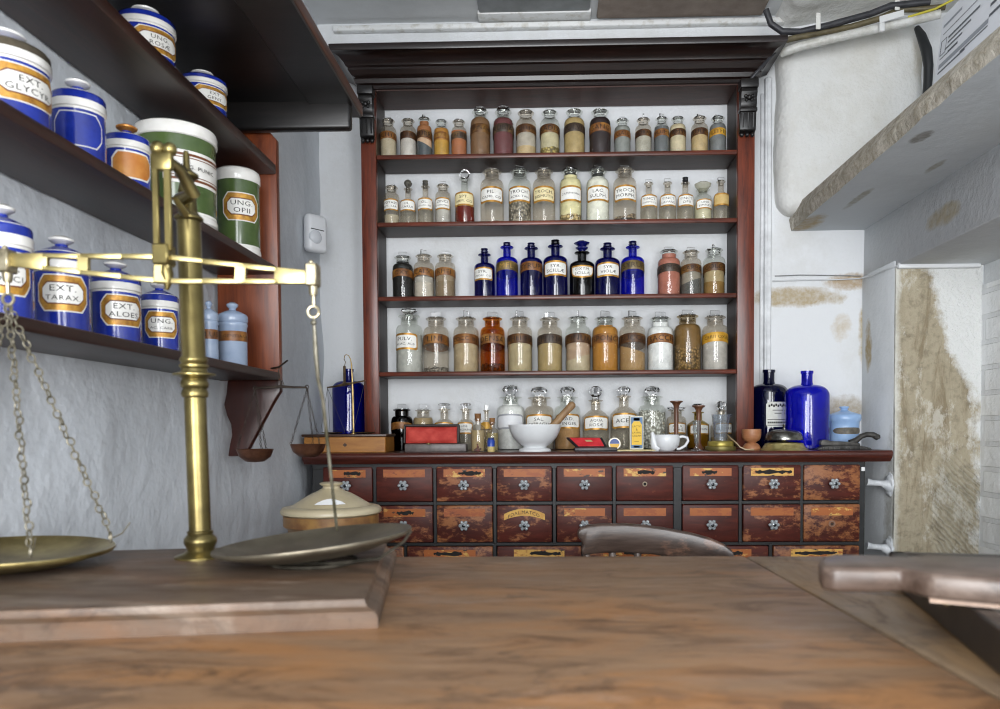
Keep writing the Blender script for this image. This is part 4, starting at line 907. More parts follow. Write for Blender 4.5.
# column
cb = pZ(201, 557, zB); YC = cb.y
ct = pY(188.5, 220, YC); hc = ct.z-zB
lean = Matrix.Shear('XY', 4, ((ct.x-cb.x)/hc, 0)) if False else Matrix(((1, 0, (ct.x-cb.x)/hc, 0), (0, 1, 0, 0), (0, 0, 1, 0), (0, 0, 0, 1)))
u = YC/F
def hz(y): return pY(195, y, YC).z-zB
m = MB(); m.T = Matrix.Translation((cb.x, YC, zB)) @ lean
m.lathe([(25*u, 0), (25*u, .002), (17*u, .005), (13*u, hz(550)), (13.5*u, hz(547)), (16*u, hz(542)), (15.5*u, hz(538)), (12*u, hz(534)), (12.5*u, hz(532.5)), (12.5*u, hz(531)), (10.6*u, hz(530)),
         (10.6*u, hz(398)), (12.2*u, hz(397)), (13*u, hz(394)), (12.2*u, hz(391)), (11.2*u, hz(389)), (13*u, hz(387)), (13.6*u, hz(384)), (12.6*u, hz(381)), (11.6*u, hz(379)), (14*u, hz(377)), (20.5*u, hz(375.5)), (20.5*u, hz(374)), (13*u, hz(372)), (12*u, hz(369)), (14*u, hz(367)), (14*u, hz(365)), (12*u, hz(363.5)), (13.4*u, hz(361)), (13.4*u, hz(359)), (11.4*u, hz(356)), (11.4*u, hz(222)),
         (14*u, hz(220)), (14*u, hz(218)), (10*u, hz(214)), (8.5*u, hz(210)), (8*u, hz(200)), (9*u, hz(192)), (7*u, hz(184)), (6.5*u, hz(180)), (11*u, hz(177)), (11*u, hz(174.5)), (6*u, hz(171)), (3.6*u, hz(168)), (3.0*u, hz(154)), (2*u, hz(151)), (0, hz(150.5))], 32)
col_ = sc.part('column', m, BR)
# beam in front of the column
YP = .97*K; pv = pY(163, 269, YP); ba = R(6.3); bu = Vector((math.cos(ba), math.sin(ba), 0)); hl = .1872*K/math.cos(ba)
tl = math.atan((pY(315, 279, .991*K).z-pY(5, 261, .949*K).z)/(2*hl))
m = MB(); m.T = Matrix.Translation(pv) @ Matrix.Rotation(ba, 4, 'Z') @ Matrix.Rotation(-tl, 4, 'Y')
q = K; th = .0035
def hh(s): return (.0185-(.0185-.0080)*abs(s)/(hl))*1.0*q
for sg in (-1, 1):
    X = [.0, .05*q, .1*q, .146*q]
    for i in range(3):
        a, b_ = X[i], X[i+1]; m.prism([(sg*a, hh(a)), (sg*b_, hh(b_)), (sg*b_, hh(b_)-.0055*q), (sg*a, hh(a)-.0065*q)], -th, th, 'xz', bev=.0006)
        m.prism([(sg*a, -hh(a)), (sg*b_, -hh(b_)), (sg*b_, -hh(b_)+.0055*q), (sg*a, -hh(a)+.0065*q)], -th, th, 'xz', bev=.0006)
    m.box((sg*.097*q-.0055, -th, -hh(.097*q)+.002), (sg*.097*q+.0055, th, hh(.097*q)-.002))
    m.prism([(sg*.140*q, hh(.14*q)), (sg*hl, hh(hl)), (sg*hl, -hh(hl)), (sg*.140*q, -hh(.14*q))], -th, th, 'xz', bev=.0006)
m.box((-.010*q, -th*1.6, -.019*q), (.010*q, th*1.6, .0195*q), .0015)
sc.part('beam', m, BR2)
# stirrup with the pointer, and the bracket that carries it from the column
def PP(px, py, Y=YP): return pY(px, py, Y)
m = MB()
for (xa_, xb_) in ((154.5, 160.5), (166, 173)):
    m.box((PP(xa_, 200).x, YP-.006, PP(163, 252).z), (PP(xb_, 200).x, YP-.001, PP(163, 166).z), .001)
m.box((PP(153, 200).x, YP-.007, PP(163, 172).z), (PP(175, 200).x, YP+.003, PP(163, 153).z), .004, seg=2)
m.ball(PP(158, 149), .0085, 14); m.ball(PP(170, 149.5), .0075, 14)
m.box((PP(154.5, 200).x, YP-.010, PP(163, 266).z), (PP(171, 200).x, YP+.010, PP(163, 245).z), .002)
m.tube([PP(166, 266), PP(167, 274), PP(168, 282), PP(167, 290)], [.006, .007, .005, .002], 10)
sc.part('pointer_frame', m, BR)
m = MB(); cxm = pY(187, 200, YC).x
m.tube([(PP(166, 160).x, YP, PP(166, 158).z), (PP(174, 165).x, YP+.015, PP(170, 166).z), (PP(180, 180).x, YP+.03, PP(170, 185).z), (cxm-.002, YC-.012, pY(187, 203, YC).z), (cxm, YC, pY(187, 205, YC).z)], [.005, .0065, .008, .008, .007], 10)
m.tube([(PP(172, 190).x, YP+.004, PP(170, 196).z), (PP(176, 190).x, YP+.02, PP(170, 208).z), (cxm, YC-.01, pY(187, 214, YC).z)], [.003, .005, .006], 8)
sc.part('bracket', m, BR)
# ends: knife-edge blocks and rings
def end_fit(px, py, Y, name_y):
    m = MB(); c = pY(px, py, Y); m.box((c.x-.0065, Y-.009, c.z-.012), (c.x+.0065, Y+.009, c.z+.013), .0015)
    m.lathe([(.004, -.022), (.005, -.018), (.0055, -.012)], 10, at=tuple(c)); m.tube([(c.x, Y, c.z-.034), (c.x, Y, c.z-.018)], .0022, 8)
    m.ball((c.x-.002, Y, c.z+.015), .003, 8)
    rc = Vector((c.x, Y, c.z-.040)); m.torus(rc, .0062, .0017, 'y', 18, 6); return m, rc
YRt, YLt = .991*K, .949*K
m, rR = end_fit(313, 276, YRt, 0); sc.part('hook', m, mott('b8ae94', '7c735c', 60, .35, 0, .8))
m, rL = end_fit(7, 262, YLt, 0); sc.part('hook', m, mott('b8ae94', '7c735c', 60, .35, 0, .8))
# pans
def pan(c, r, dep, tilt, mats, rimz):
    m = MB(); m.T = Matrix.Translation(c) @ Matrix.Rotation(tilt, 4, 'Y')
    P = [(0, -dep), (r*.35, -dep*.97), (r*.65, -dep*.78), (r*.88, -dep*.35), (r*.985, -.003), (r*1.01, 0), (r*1.005, .0022), (r*.985, .001), (r*.87, -dep*.30), (r*.64, -dep*.70), (r*.33, -dep*.88), (0, -dep*.90)]
    m.lathe(P, 56); return m
cR = pY(314.5, 540, YRt); rP = 97*YRt/F
pan_r = sc.part('pan', pan(cR, rP, .0185, R(-5.5), None, 0), PANM, None, 60)
cL = pY(5, 551, YLt); rLp = 99*YLt/F
pan_l = sc.part('pan', pan(cL, rLp, .0175, R(1.5), None, 0), PANB, None, 60)
# chains of the left pan
def chain(a, b_, link=.0068, r=.0010):
    m = MB(); a, b_ = Vector(a), Vector(b_); n = max(2, int((b_-a).length/(link*1.18))); d = (b_-a).normalized(); q0 = Vector((0, 0, 1)).rotation_difference(d).to_matrix()
    for i in range(n):
        c = a+(b_-a)*((i+.5)/n); c = c+Vector((math.sin(i*1.7), math.cos(i*2.3), 0))*.0009
        rot = q0 @ Matrix.Rotation(R(90*(i % 2)+20*math.sin(i)), 3, 'Z')
        m.torus(c, link*.52, r, 'x', 12, 5, sq=1.28, rot=rot)
    return m
for (px, py, Y_) in ((43, 551, YLt-.10), (94, 546, YLt+.03), (-70, 551, YLt+.05)):
    e = Vector((pY(px, py, Y_).x, Y_, cL.z))
    v_ = Vector((e.x-cL.x, e.y-cL.y)); v_ = v_.normalized()*rLp*.97; e = Vector((cL.x+v_.x, cL.y+v_.y, cL.z+.004))
    sc.part('chain', chain(rL+Vector((0, 0, -.006)), e+Vector((0, 0, .012))), IRON, None, 0)
    m = MB(); m.torus(e+Vector((0, 0, .006)), .006, .0012, 'x', 12, 5, rot=Matrix.Rotation(R(40), 3, 'Z')); m.tube([e+Vector((0, 0, .004)), e+Vector((v_.x*.12, v_.y*.12, .010)), e+Vector((v_.x*.2, v_.y*.2, .022))], .0008, 5); m.build('chain_hook', IRON, pan_l)
# flat strap down to the right pan, and the wire cradle under it
m = MB(); bot = pY(337, 532, YRt+.055)
pts = [rR+Vector((0, 0, -.006)), rR+Vector((.0005, .004, -.045)), rR+Vector((.001, .010, -.075)), (rR*.62+bot*.38), (rR*.3+bot*.7), bot+Vector((0, 0, .002))]
m.tube(pts, [.0018, .0028, .0022, .0022, .0022, .0018], 8); m.ball(rR+Vector((0, 0, -.012)), .0035, 8)
sc.part('strap', m, mott('7d796c', '45412f', 30, .4, 0, .6))
m = MB(); e = cR+Vector((rP*math.cos(R(5.5)), 0, rP*math.sin(R(5.5))))
m.tube([e+Vector((.002, 0, 0)), e+Vector((-.006, -.004, -.012)), cR+Vector((rP*.72, -.02, -.018)), cR+Vector((rP*.3, -.03, -.0215)), cR+Vector((-rP*.1, -.03, -.022)), cR+Vector((-rP*.55, -.02, -.022))], .0018, 6)
m.torus((cR.x, cR.y, zB+.0022), .048, .002, 'z', 28, 6); m.tube([(cR.x, cR.y, cR.z-.018), (cR.x, cR.y, zB)], .005, 10)
sc.part('cradle', m, mott('5b564c', '35322b', 50, .45, 0, .6))
# ---- pill machine at the right of the counter
ra = pZ(888, 581, ZK); rb = pZ(1000, 677, ZK); dv = (ra-rb); an = math.atan2(dv.y, dv.x)-R(90); hF = .034
pm = Grp('pill_machine', 'pill-rolling machine: black frame under a long-handled roller board, right end of counter', 'pill machine', (ra+rb)/2+Vector((.1, 0, 0)))
m = MB(); m.T = Matrix.Translation(rb) @ Matrix.Rotation(an, 4, 'Z'); Lf = dv.length
y0_, y1_ = -.16, Lf+.0
m.box((0, y0_, 0), (.016, y1_, hF), .002); m.box((.30, y0_, 0), (.316, y1_, hF), .002); m.box((0, y1_-.016, 0), (.316, y1_, hF), .002); m.box((0, y0_, 0), (.316, y0_+.016, hF), .002); m.box((.006, y0_+.006, 0), (.31, y1_-.006, .012))
fr_ = pm.part('frame', m, mott('1d1a18', '332c26', 25, .4, .05))
m = MB(); m.T = Matrix.Translation(rb) @ Matrix.Rotation(an, 4, 'Z'); m.box((.02, y0_+.02, .012), (.296, Lf*.58, .024), .002); pm.part('slab', m, mott('c9c4ba', 'a39d90', 20, .4))
m = MB(); m.T = Matrix.Translation(rb) @ Matrix.Rotation(an, 4, 'Z'); m.box((.02, Lf*.6, .012), (.296, Lf*.85, .028), .001)
for i in range(30): m.tube([(.026+i*.009, Lf*.6, .0285), (.026+i*.009, Lf*.85, .0285)], .0026, 6)
pm.part('cutter_plate', m, BR)
# roller board: handle with rounded tip, wider body with brass grooves below
zP = ZK+hF+.006; tP = .020
def pp(px, py): return pZ(px, py, zP+tP)
W_roll = wood('roller_wood', '35271f', '5f5047', (3, 30, 30), 3, .36, worn='6f6259', worn_at=.55, worn_scale=10)
t0 = pp(822, 556); t1 = pp(906, 553.5); 
oy = lambda px, py: (pp(px, py).x, pp(px, py).y)
top_pts = [oy(821, 566), oy(818.5, 561), oy(821, 556.5), oy(832, 554), oy(870, 554.5), oy(905, 556.5), oy(925, 553.5), oy(960, 555), oy(1010, 557), oy(1090, 560), oy(1090, 585), oy(1010, 580), oy(960, 576), oy(930, 573.5), oy(915, 570.5), oy(900, 567.5), oy(870, 568.5), oy(835, 568)]
rl = Grp('roller_board', 'brown wooden roller board with rounded handle lying across the black frame', 'pill roller', (t1.x, t1.y, zP))
m = MB(); m.prism(top_pts, zP, zP+tP, 'xy', bev=.004); bd_ = rl.part('board', m, W_roll, None, 50)
xa, ya = oy(932, 572); xb2, yb2 = oy(1088, 582)
m = MB(); ns_ = 18
for i in range(3):
    z_ = zP-.0075*(i+1)+.0075
m.prism([oy(926, 560), oy(1090, 563), oy(1090, 583), oy(930, 571.5)], zP-.0045, zP+.0005, 'xy'); 
m.prism([oy(932, 560), oy(1090, 563), oy(1090, 581), oy(936, 570)], zP-.006, zP-.0045, 'xy', 1)
rl.part('brass_plate', m, [mott('b59a86', '8f7a6c', 30, .35, 0, .3), mott('4a4f57', '33373d', 30, .4, 0, .5)])
m = MB(); c = pZ(940, 600, ZK+.03); m.tube([c+Vector((0, .0, .012)), c+Vector((0, 0, 0)), c+Vector((.005, 0, -.003)), c+Vector((.01, 0, .002)), c+Vector((.01, 0, .012))], .003, 8); rl.part('hook', m, BR2)
# ---- chair between counter and cabinet
YH = 1.74; ch = Grp('wooden_chair', 'old dark wooden chair whose worn crest rail rises behind the counter', 'chair', (pY(650, 540, YH).x, 1.55, 0))
W_ch = wood('chair_wood', '2c201b', '5f4f46', (3, 30, 30), 3, .30, worn='84502c', worn_at=.60, worn_scale=7, worn2='6d625c')
W_chl = wood('chair_leg_wood', '4a3d36', '7d6f66', (30, 30, 3), 3, .32)
def CH(px, py): p = pY(px, py, YH); return (p.x, p.z)
out = [CH(577, 530), CH(580, 526.5), CH(588, 524), CH(602, 523.2), CH(625, 523.4), CH(645, 525), CH(665, 527.6), CH(690, 532), CH(708, 536.5), CH(721, 542), CH(728, 548), CH(729.5, 554), CH(727, 560), CH(722, 562), CH(705, 560.5), CH(690, 558.5), CH(672, 556.3), CH(650, 553.4), CH(625, 551.8), CH(600, 551.6), CH(582, 553.5), CH(580.5, 548), CH(582.5, 543.5), CH(580.5, 539), CH(577, 535)]
m = MB(); m.prism(out, -.014, .014, 'xz', bev=.005)
xm = CH(640, 540)[0]; hw = .19
m.v = [(x, y+YH-.10*((x-xm)/hw)**2*.35, z) for x, y, z in m.v]
ch.part('crest_rail', m, W_ch, None, 60)
zs_ = .46; xc_ = xm
sp = [586, 612, 637.5, 664, 690, 714]
for px in sp:
    x, z = CH(px, 556); m = MB(); yy = YH-.035*((x-xm)/hw)**2; xb_ = xm+(x-xm)*.86
    m.tube([(x, yy, z+.012), (x-(x-xb_)*.15, yy-.004, z-.03), (xb_+(x-xb_)*.4, yy-.03, .62), (xb_, yy-.055, zs_+.02)], [.0085, .0095, .012, .008], 10); ch.part('spindle', m, W_chl)
m = MB(); pts = []
for i in range(28):
    a = 2*math.pi*i/28; pts.append((xm+.205*math.copysign(abs(math.cos(a))**.7, math.cos(a)), 1.50+.20*math.copysign(abs(math.sin(a))**.7, math.sin(a))))
m.prism(pts, zs_-.012, zs_+.026, 'xy', bev=.008); ch.part('seat', m, W_ch, None, 60)
for sx_ in (-1, 1):
    for sy_ in (-1, 1):
        m = MB(); a = Vector((xm+sx_*.14, 1.50+sy_*.13, zs_)); b_ = Vector((xm+sx_*.19, 1.50+sy_*.19, 0)); d_ = b_-a
        m.tube([a, a+d_*.15, a+d_*.3, a+d_*.45, a+d_*.55, a+d_*.8, b_], [.016, .019, .014, .021, .014, .017, .012], 12); ch.part('leg', m, W_chl)
# ---- stoneware crock on the ledge by the left wall
Yk = 1.68; ck_x = pY(331.5, 505, Yk).x; zl = E-.5; STN = mott('b8ac90', 'a5987a', 12, .3, 0, lo=.4, hi=.75); STB = mott('6d4a2c', '94703f', 30, .35, .1)
def zk(y): return pY(331, y, Yk).z-zl
uk = Yk/F; ck = thing('stoneware_crock', 'cream glazed stoneware crock with domed lid behind the right scale pan', 'crock', (ck_x, Yk, zl))
m = MB(); m.lathe([(.078, 0), (.086, .004), (.090, .05), (.093, zk(560)), (.0935, zk(528)), (47*uk, zk(524)), (47*uk, zk(514)), (42*uk, zk(513))], 40); m.build('body', STB, ck)
m = MB(); m.lathe([(45*uk, zk(515)), (49.5*uk, zk(512)), (49.7*uk, zk(509)), (47.5*uk, zk(506.5)), (40*uk, zk(504.8)), (39*uk, zk(505)), (36*uk, zk(503)), (28*uk, zk(498)), (20*uk, zk(493.5)), (14*uk, zk(491)), (11.5*uk, zk(489.5)), (8.5*uk, zk(488)), (8*uk, zk(486)), (11*uk, zk(484.5)), (11.5*uk, zk(483)), (9*uk, zk(482)), (0, zk(481.8))], 44); lid = m.build('lid', STN, ck)
# label remnant: torn white paper on the front of the lid
m = MB(); P = []; rng = random.Random(3)
vs = []; n_ = 16
for i in range(n_+1):
    t_ = i/n_; a = -math.pi/2+.02+(t_-.5)*.85+.22; zt = .0+.55*math.sin(math.pi*min(1, max(0, t_)))**.7
    for s_ in (0, 1):
        f_ = (.04+.03*rng.random()) if s_ == 0 else (.12+zt*1.5+.06*rng.random()); rr = (35.8-(35.8-27)*f_)*uk; z_ = zk(503)+(zk(498)-zk(503))*((36*uk-rr)/(8*uk)); vs.append((rr*1.008*math.cos(a), rr*1.008*math.sin(a), z_+.0022))
m.add(vs, [(2*i, 2*i+2, 2*i+3, 2*i+1) for i in range(n_)]); m.build('paper_scrap', plain('e8e9ea', .7), lid)
# ================================================================== THINGS ON THE WORKTOP
def turned(name, cat, label, px, Y, prof, mats, base=None, seg=28, part=None, dy=0):
    """prof in pixels: (half width, y) at distance Y"""
    zb = ZT if base is None else base; x = pY(px, 440, Y).x; k = Y/F
    m = MB(); m.lathe([(w*k, max(0, pY(px, y, Y).z-zb)) for w, y in prof], seg)
    return m, (x, Y, zb)
# mortar and pestle
m, loc = turned('mortar', '', '', 534.8, 2.285, [(15.5, 454), (16.2, 452), (16.3, 450.2), (15, 448.6), (11.5, 447.5), (12, 446.2), (17, 443), (22, 437.5), (25, 431), (26.3, 425.6), (26.3, 424.6), (25.2, 424.6), (23.6, 431), (20, 438), (14, 442.5), (0, 444)], None)
POR = mott('dcdee0', 'd0d2d3', 12, .32)
mo = m.build('mortar', POR, None, 40, loc); tag(mo, 'white porcelain mortar bowl on a foot standing on the worktop', 'mortar')
a, b_ = pY(549, 430, 2.288), pY(572.5, 404.5, 2.305); low = pY(538, 440, 2.285)
m = MB(); d_ = (b_-a).normalized()
m.tube([low+Vector((0, 0, .008)), a, a+(b_-a)*.35, a+(b_-a)*.8, b_, b_+d_*.006], [.011, .0115, .011, .0115, .012, .007], 14)
o = m.build('pestle', wood('pestle_wood', '7a5c3c', 'a98a62', (20, 20, 4), 3, .5), None, 40); tag(o, 'light wooden pestle leaning in the white mortar', 'pestle')
# balance box
WB = wood('box_wood', '8a561c', 'b07a34', (3, 25, 25), 3, .4); WBd = wood('box_lid_wood', '2b1a10', '4a3020', (3, 25, 25), 3, .35)
y0_, y1_ = 2.255, 2.385; xa, xb = pY(304, 445, y0_).x, pY(385.5, 445, y0_).x; zt = pY(345, 437, y0_).z
bx = Grp('wooden_box', 'honey-coloured wooden box with dark lid at the left end of the worktop', 'box', ((xa+xb)/2, (y0_+y1_)/2, ZT))
m = MB(); m.box((xa, y0_, ZT), (xb, y1_, zt), .0015); bx.part('body', m, WB)
m = MB(); m.box((xa-.006, y0_-.006, zt+.0003), (xb+.004, y1_+.002, zt+.0085), .002, seg=2); bx.part('lid', m, WBd)
m = MB(); c = pY(345, 445, y0_); m.prism([(c.x-.007, c.z), (c.x, c.z-.006), (c.x+.007, c.z), (c.x, c.z+.006)], y0_-.001, y0_+.001, 'xz'); bx.part('keyhole_plate', m, plain('3b2412', .5))
zbx = zt+.0085
# small apothecary balance on the box
Yb2 = 2.30; BRD = mott('6e5a3c', '3b2f20', 60, .4, 0, .7); BRL = mott('b59d6c', '8a7342', 50, .35, 0, .75)
sb = Grp('pocket_balance', 'small brass hand balance standing on the honey-coloured box before a blue bottle', 'scale', (pY(353.5, 436, Yb2).x, Yb2, zbx))
def Q(px, py, Y=Yb2): return pY(px, py, Y)
m = MB(); m.lathe([(.010, 0), (.010, .002), (.004, .004), (.003, .01)], 14, at=(Q(353.5, 436).x, Yb2, zbx))
m.tube([(Q(353.6, 436).x, Yb2, zbx), Q(352.6, 390), Q(351.5, 365), Q(350.5, 359), Q(348.5, 355.5), Q(346, 354.5), Q(344.5, 356), Q(344, 360)], [.003, .003, .0022, .0016, .0014, .0013, .0013, .001], 8); sb.part('pillar', m, BRL)
m = MB(); m.tube([Q(344, 359), Q(345.5, 362), Q(344.5, 366)], .0012, 6); m.box(tuple(Q(343.4, 384)-Vector((0, .002, 0))), tuple(Q(345.6, 366)+Vector((0, .002, 0))), .0008); sb.part('stirrup', m, BRD)
m = MB(); m.tube([Q(327, 387.5), Q(335, 386.5), Q(344, 384.5), Q(356, 382.5), Q(365.5, 380.5)], [.0022, .003, .0048, .0028, .002], 8); m.prism([(Q(340, 384).x, Q(340, 386).z), (Q(344.5, 384).x, Q(344, 381).z), (Q(350, 384).x, Q(350, 384.5).z)], Yb2-.001, Yb2+.001, 'xz'); sb.part('beam', m, BRD)
for (bx_, by_, pts) in ((327.5, 388, ((321, 429), (330, 432), (345, 432))), (365, 381, ((353, 432), (366, 430), (376, 431)))):
    cx_ = sum(p[0] for p in pts)/3
    for k, p in enumerate(pts):
        m = MB(); m.tube([Q(bx_, by_), Q(*p, Yb2+(-.03, .025, .0)[k])], .0006, 4); sb.part('cord', m, plain('2d2a26', .7))
    m = MB(); c = Q(cx_, 434); m.lathe([(0, 0), (.020, .001), (.030, .004), (.031, .006), (.0295, .006), (.02, .003), (0, .002)], 26, at=(c.x, Yb2, zbx)); sb.part('pan', m, BRD)
# big cobalt bottles
def bigbottle(px, Y, half, ytop, ysh, yneck, nh, glassm, label, base=None, name='cobalt_carboy'):
    k = Y/F; x = pY(px, 410, Y).x; zz = lambda y: pY(px, y, Y).z-ZT; d = thing(name, label, 'bottle', (x, Y, ZT))
    P = [(half*.9*k, 0), (half*.985*k, .004), (half*k, .012), (half*k, zz(ysh))]
    for i in range(1, 9):
        a = i/8*math.pi/2; P.append((nh*k*1.12+(half-nh*1.12)*k*math.cos(a)**.85, zz(ysh)+(zz(yneck)-zz(ysh))*math.sin(a)))
    P += [(nh*k*.98, zz(yneck)+.008), (nh*k*.98, zz(ytop+3)), (nh*k*1.12, zz(ytop+2.6)), (nh*k*1.12, zz(ytop)), (nh*k*.8, zz(ytop)), (nh*k*.75, zz(yneck))]
    m = MB(); m.lathe(P, 40); m.build('body', glassm, d, 40); return d, half*k, zz
CB1 = glass('cobalt_bright', '2a3fe0', 1.5, .03, .22, '0a14b8'); CB2 = glass('cobalt_deep', '141c50', 1.5, .03, .35, '070b3c')
bigbottle(349, 2.475, 16.2, 369, 389, 381, 4.6, glass('cobalt_mid', '2234b8', 1.5, .03, .25, '0c1488'), 'cobalt blue bottle behind the honey-coloured box at the left')
d, rb_, zz = bigbottle(768.8, 2.478, 18.4, 370, 393, 384, 5.4, CB2, 'dark cobalt bottle with white paper label behind the desk bell')
m = MB(); cyl_plate(m, rb_*1.006, zz(427), zz(402.5), .62, 'rect', 0, R(12)); 
PAP = mott('d8d8d0', 'c4c4ba', 40, .6); lb = m.build('label_plate', PAP, d)
m = MB(); [cyl_plate(m, rb_*1.012, zz(407.6)+.003*(k_ % 2), zz(405.2)+.003*(k_ % 2), .045, 'box', 0, R(12)+(k_-4)*.115, arch=0) for k_ in range(9)]; [cyl_plate(m, rb_*1.012, zz(y_), zz(y_-.7), h_, 'box', 0, R(12)) for y_, h_ in ((411, .3), (414, .2))]
for (za, zb_) in ((zz(420), zz(419.4)), (zz(425.6), zz(425))): cyl_plate(m, rb_*1.012, za, zb_, .55, 'box', 0, R(12))
[cyl_plate(m, rb_*1.012, zz(423.6), zz(421.8), .04, 'box', 0, R(12)+(k_-5)*.1) for k_ in range(11)]; m.build('lettering', INKB, lb, 0)
bigbottle(806.8, 2.36, 21.2, 371, 396, 385, 5.4, CB1, 'large bright cobalt blue bottle at the right of the worktop')
# pale blue jar
k = 2.42/F; x = pY(844, 425, 2.42).x; zz = lambda y: pY(844, y, 2.42).z-ZT
d = thing('ceramic_jar', 'pale blue earthenware jar with grey band between cobalt bottle and wall', 'jar', (x, 2.42, ZT))
m = MB(); m.lathe([(13.5*k, 0), (13.8*k, .003), (14*k, zz(427)), (14.3*k, zz(422)), (15.2*k, zz(420)), (15.2*k, zz(418))], 36); bdy = m.build('body', mott('9cb9dc', '8aa9d0', 20, .28), d)
m = MB(); m.lathe([(15.4*k, zz(421)), (15.9*k, zz(419.5)), (15.9*k, zz(415.5)), (15*k, zz(414.5)), (9*k, zz(412.5)), (4.5*k, zz(411)), (3.2*k, zz(409.5)), (3.4*k, zz(408.5)), (4.6*k, zz(407.8)), (4.4*k, zz(406.6)), (0, zz(406))], 36); m.build('lid', mott('9cb9dc', '8aa9d0', 20, .28), d)
m = MB(); cyl_plate(m, 14.35*k, zz(434), zz(427.5), 1.15, 'oval', 0); m.build('label_band', mott('6d6659', '4d4840', 60, .6), d)
# desk bell
BELL = mott('8b8a85', '5d5b55', 40, .25, 0, .9); 
m, loc = turned('', '', '', 784, 2.275, [(23.5, 453), (23.5, 450.5), (22, 448.5), (20.5, 447.5), (20, 446), (18.5, 444.5), (18.3, 443.2), (12, 442.2), (4, 441.5), (0, 441.3)], None)
bl = thing('desk_bell', 'domed metal desk bell on stepped brass base in front of cobalt bottles', 'bell', loc)
m.build('base', mott('b3a670', '7d6f42', 30, .35, 0, .6), bl)
m, _ = turned('', '', '', 784, 2.275, [(17.2, 440.2), (18, 440), (18.2, 438.6), (17, 434), (14, 431.2), (8, 429.6), (2, 429.2), (2, 428.5), (0, 428.4)], None); m.build('dome', BELL, bl)
m, _ = turned('', '', '', 784, 2.275, [(4, 443), (2, 441), (2, 438)], None); m.build('post', BR, bl)
m, _ = turned('', '', '', 784, 2.275, [(1, 430), (1, 427), (1.5, 426), (1.5, 424.4), (0, 424)], None); m.build('button', BELL, bl)
# egg-cup shaped wooden lighter
m, loc = turned('', '', '', 751.5, 2.285, [(5.5, 453), (8, 451.5), (8.8, 449), (8.4, 446.2), (6.5, 443.8), (4.2, 442.6), (5, 441.6), (7.6, 440.4), (9, 437.5), (9.3, 434), (9.4, 429.2), (8.2, 429), (7.6, 433), (0, 436)], None)
o = m.build('egg_cup', wood('pear_wood', '8f5a3a', 'ad7c55', (6, 6, 20), 4, .45), None, 40, loc); tag(o, 'turned reddish wooden cup with ball foot in front of the right post', 'wooden cup')
# cast-iron cork press
IR = mott('4d4b48', '2e2c2a', 60, .5, .3, .4); cp = Grp('cork_press', 'dark cast-iron cork press with curled handle at the right end of the worktop', 'cork press', (pY(845, 450, 2.3).x, 2.3, ZT))
Yc = 2.30
def cpt(px, py): p = pY(px, py, Yc); return (p.x, p.z)
m = MB(); P = [cpt(813, 452.6), cpt(815, 448), cpt(820, 446), cpt(838, 445), cpt(858, 445.6), cpt(866, 447.5), cpt(869, 452.6)]; P = [(a, max(b_, ZT)) for a, b_ in P]; m.prism(P, Yc-.03, Yc+.03, 'xz', bev=.003)
for i in range(9): c = pY(820+i*5.2, 449.5, Yc); m.tube([(c.x, Yc-.0315, ZT+.001), (c.x, Yc-.0315, c.z+.006)], .0022, 6)
cp.part('base', m, IR)
m = MB(); P = [cpt(818.5, 445.5), cpt(819.5, 440), cpt(824, 439.5), cpt(829, 441), cpt(840, 441.3), cpt(853, 442), cpt(858, 443.5), cpt(858, 445.8)]; m.prism(P, Yc-.018, Yc+.018, 'xz', bev=.002)
m.tube([pY(850, 443, Yc), pY(856, 440.5, Yc), pY(861, 436.4, Yc), pY(867, 434.4, Yc), pY(873, 434.8, Yc), pY(878, 437.6, Yc), pY(878.8, 438.6, Yc)], [.010, .009, .008, .008, .0085, .0095, .006], 12)
cp.part('lever', m, IR)
# red-lined cases
LEA = mott('2a1d18', '15100e', 60, .5, .1); VEL = mott('a92c24', 'c44a3e', 25, .75, .2, lo=.4, hi=.7); LEAG = mott('6a625f', '4a4442', 40, .4, .1)
Yv = 2.262; xa, xb = pY(404.5, 448, Yv).x, pY(466, 448, Yv).x; zc_ = pY(435, 443.8, Yv).z
cs = Grp('instrument_case', 'open case with plump red silk lid lining and grey front on the worktop', 'case', ((xa+xb)/2, Yv+.03, ZT))
m = MB(); m.box((xa, Yv, ZT), (xb, Yv+.055, zc_), .003, seg=2); cs.part('tray', m, LEAG)
x0, x1 = pY(404.2, 435, Yv+.05).x, pY(459.5, 435, Yv+.05).x; zt_ = pY(430, 424.6, Yv+.06).z
m = MB(); m.T = Matrix.Translation((0, Yv+.046, zc_)) @ Matrix.Rotation(R(-8), 4, 'X')
hL = zt_-zc_; m.box((x0, 0, 0), (x1, .014, hL), .002); 
for (a, b_, c, d2) in ((x0, x0+.006, 0, hL), (x1-.006, x1, 0, hL), (x0, x1, hL-.006, hL)): m.box((a, -.012, c), (b_, .002, d2), .0015)
lid_ = cs.part('lid', m, LEA)
b = bmesh.new(); bmesh.ops.create_grid(b, x_segments=24, y_segments=10, size=.5); 
for v_ in b.verts:
    X, Z = v_.co.x, v_.co.y; e = (1-(2*X)**6)*(1-(2*Z)**6); v_.co = Vector((x0+.006+(X+.5)*(x1-x0-.012), -.001-.009*max(0, e)-.0022*mn.noise(Vector((X*9, Z*4, 2)))*max(0, e), .001+(Z+.5)*(hL-.008)))
m = MB(); m.T = Matrix.Translation((0, Yv+.046, zc_)) @ Matrix.Rotation(R(-8), 4, 'X'); m.bm(b); cs.part('lining', m, VEL, None, 80)
m = MB(); c = pY(428.5, 443.6, Yv); m.lathe([(0, 0), (.006, .0), (.006, .003), (0, .004)], 12, at=(c.x, Yv-.001, zc_-.001)); cs.part('clasp', m, BR2)
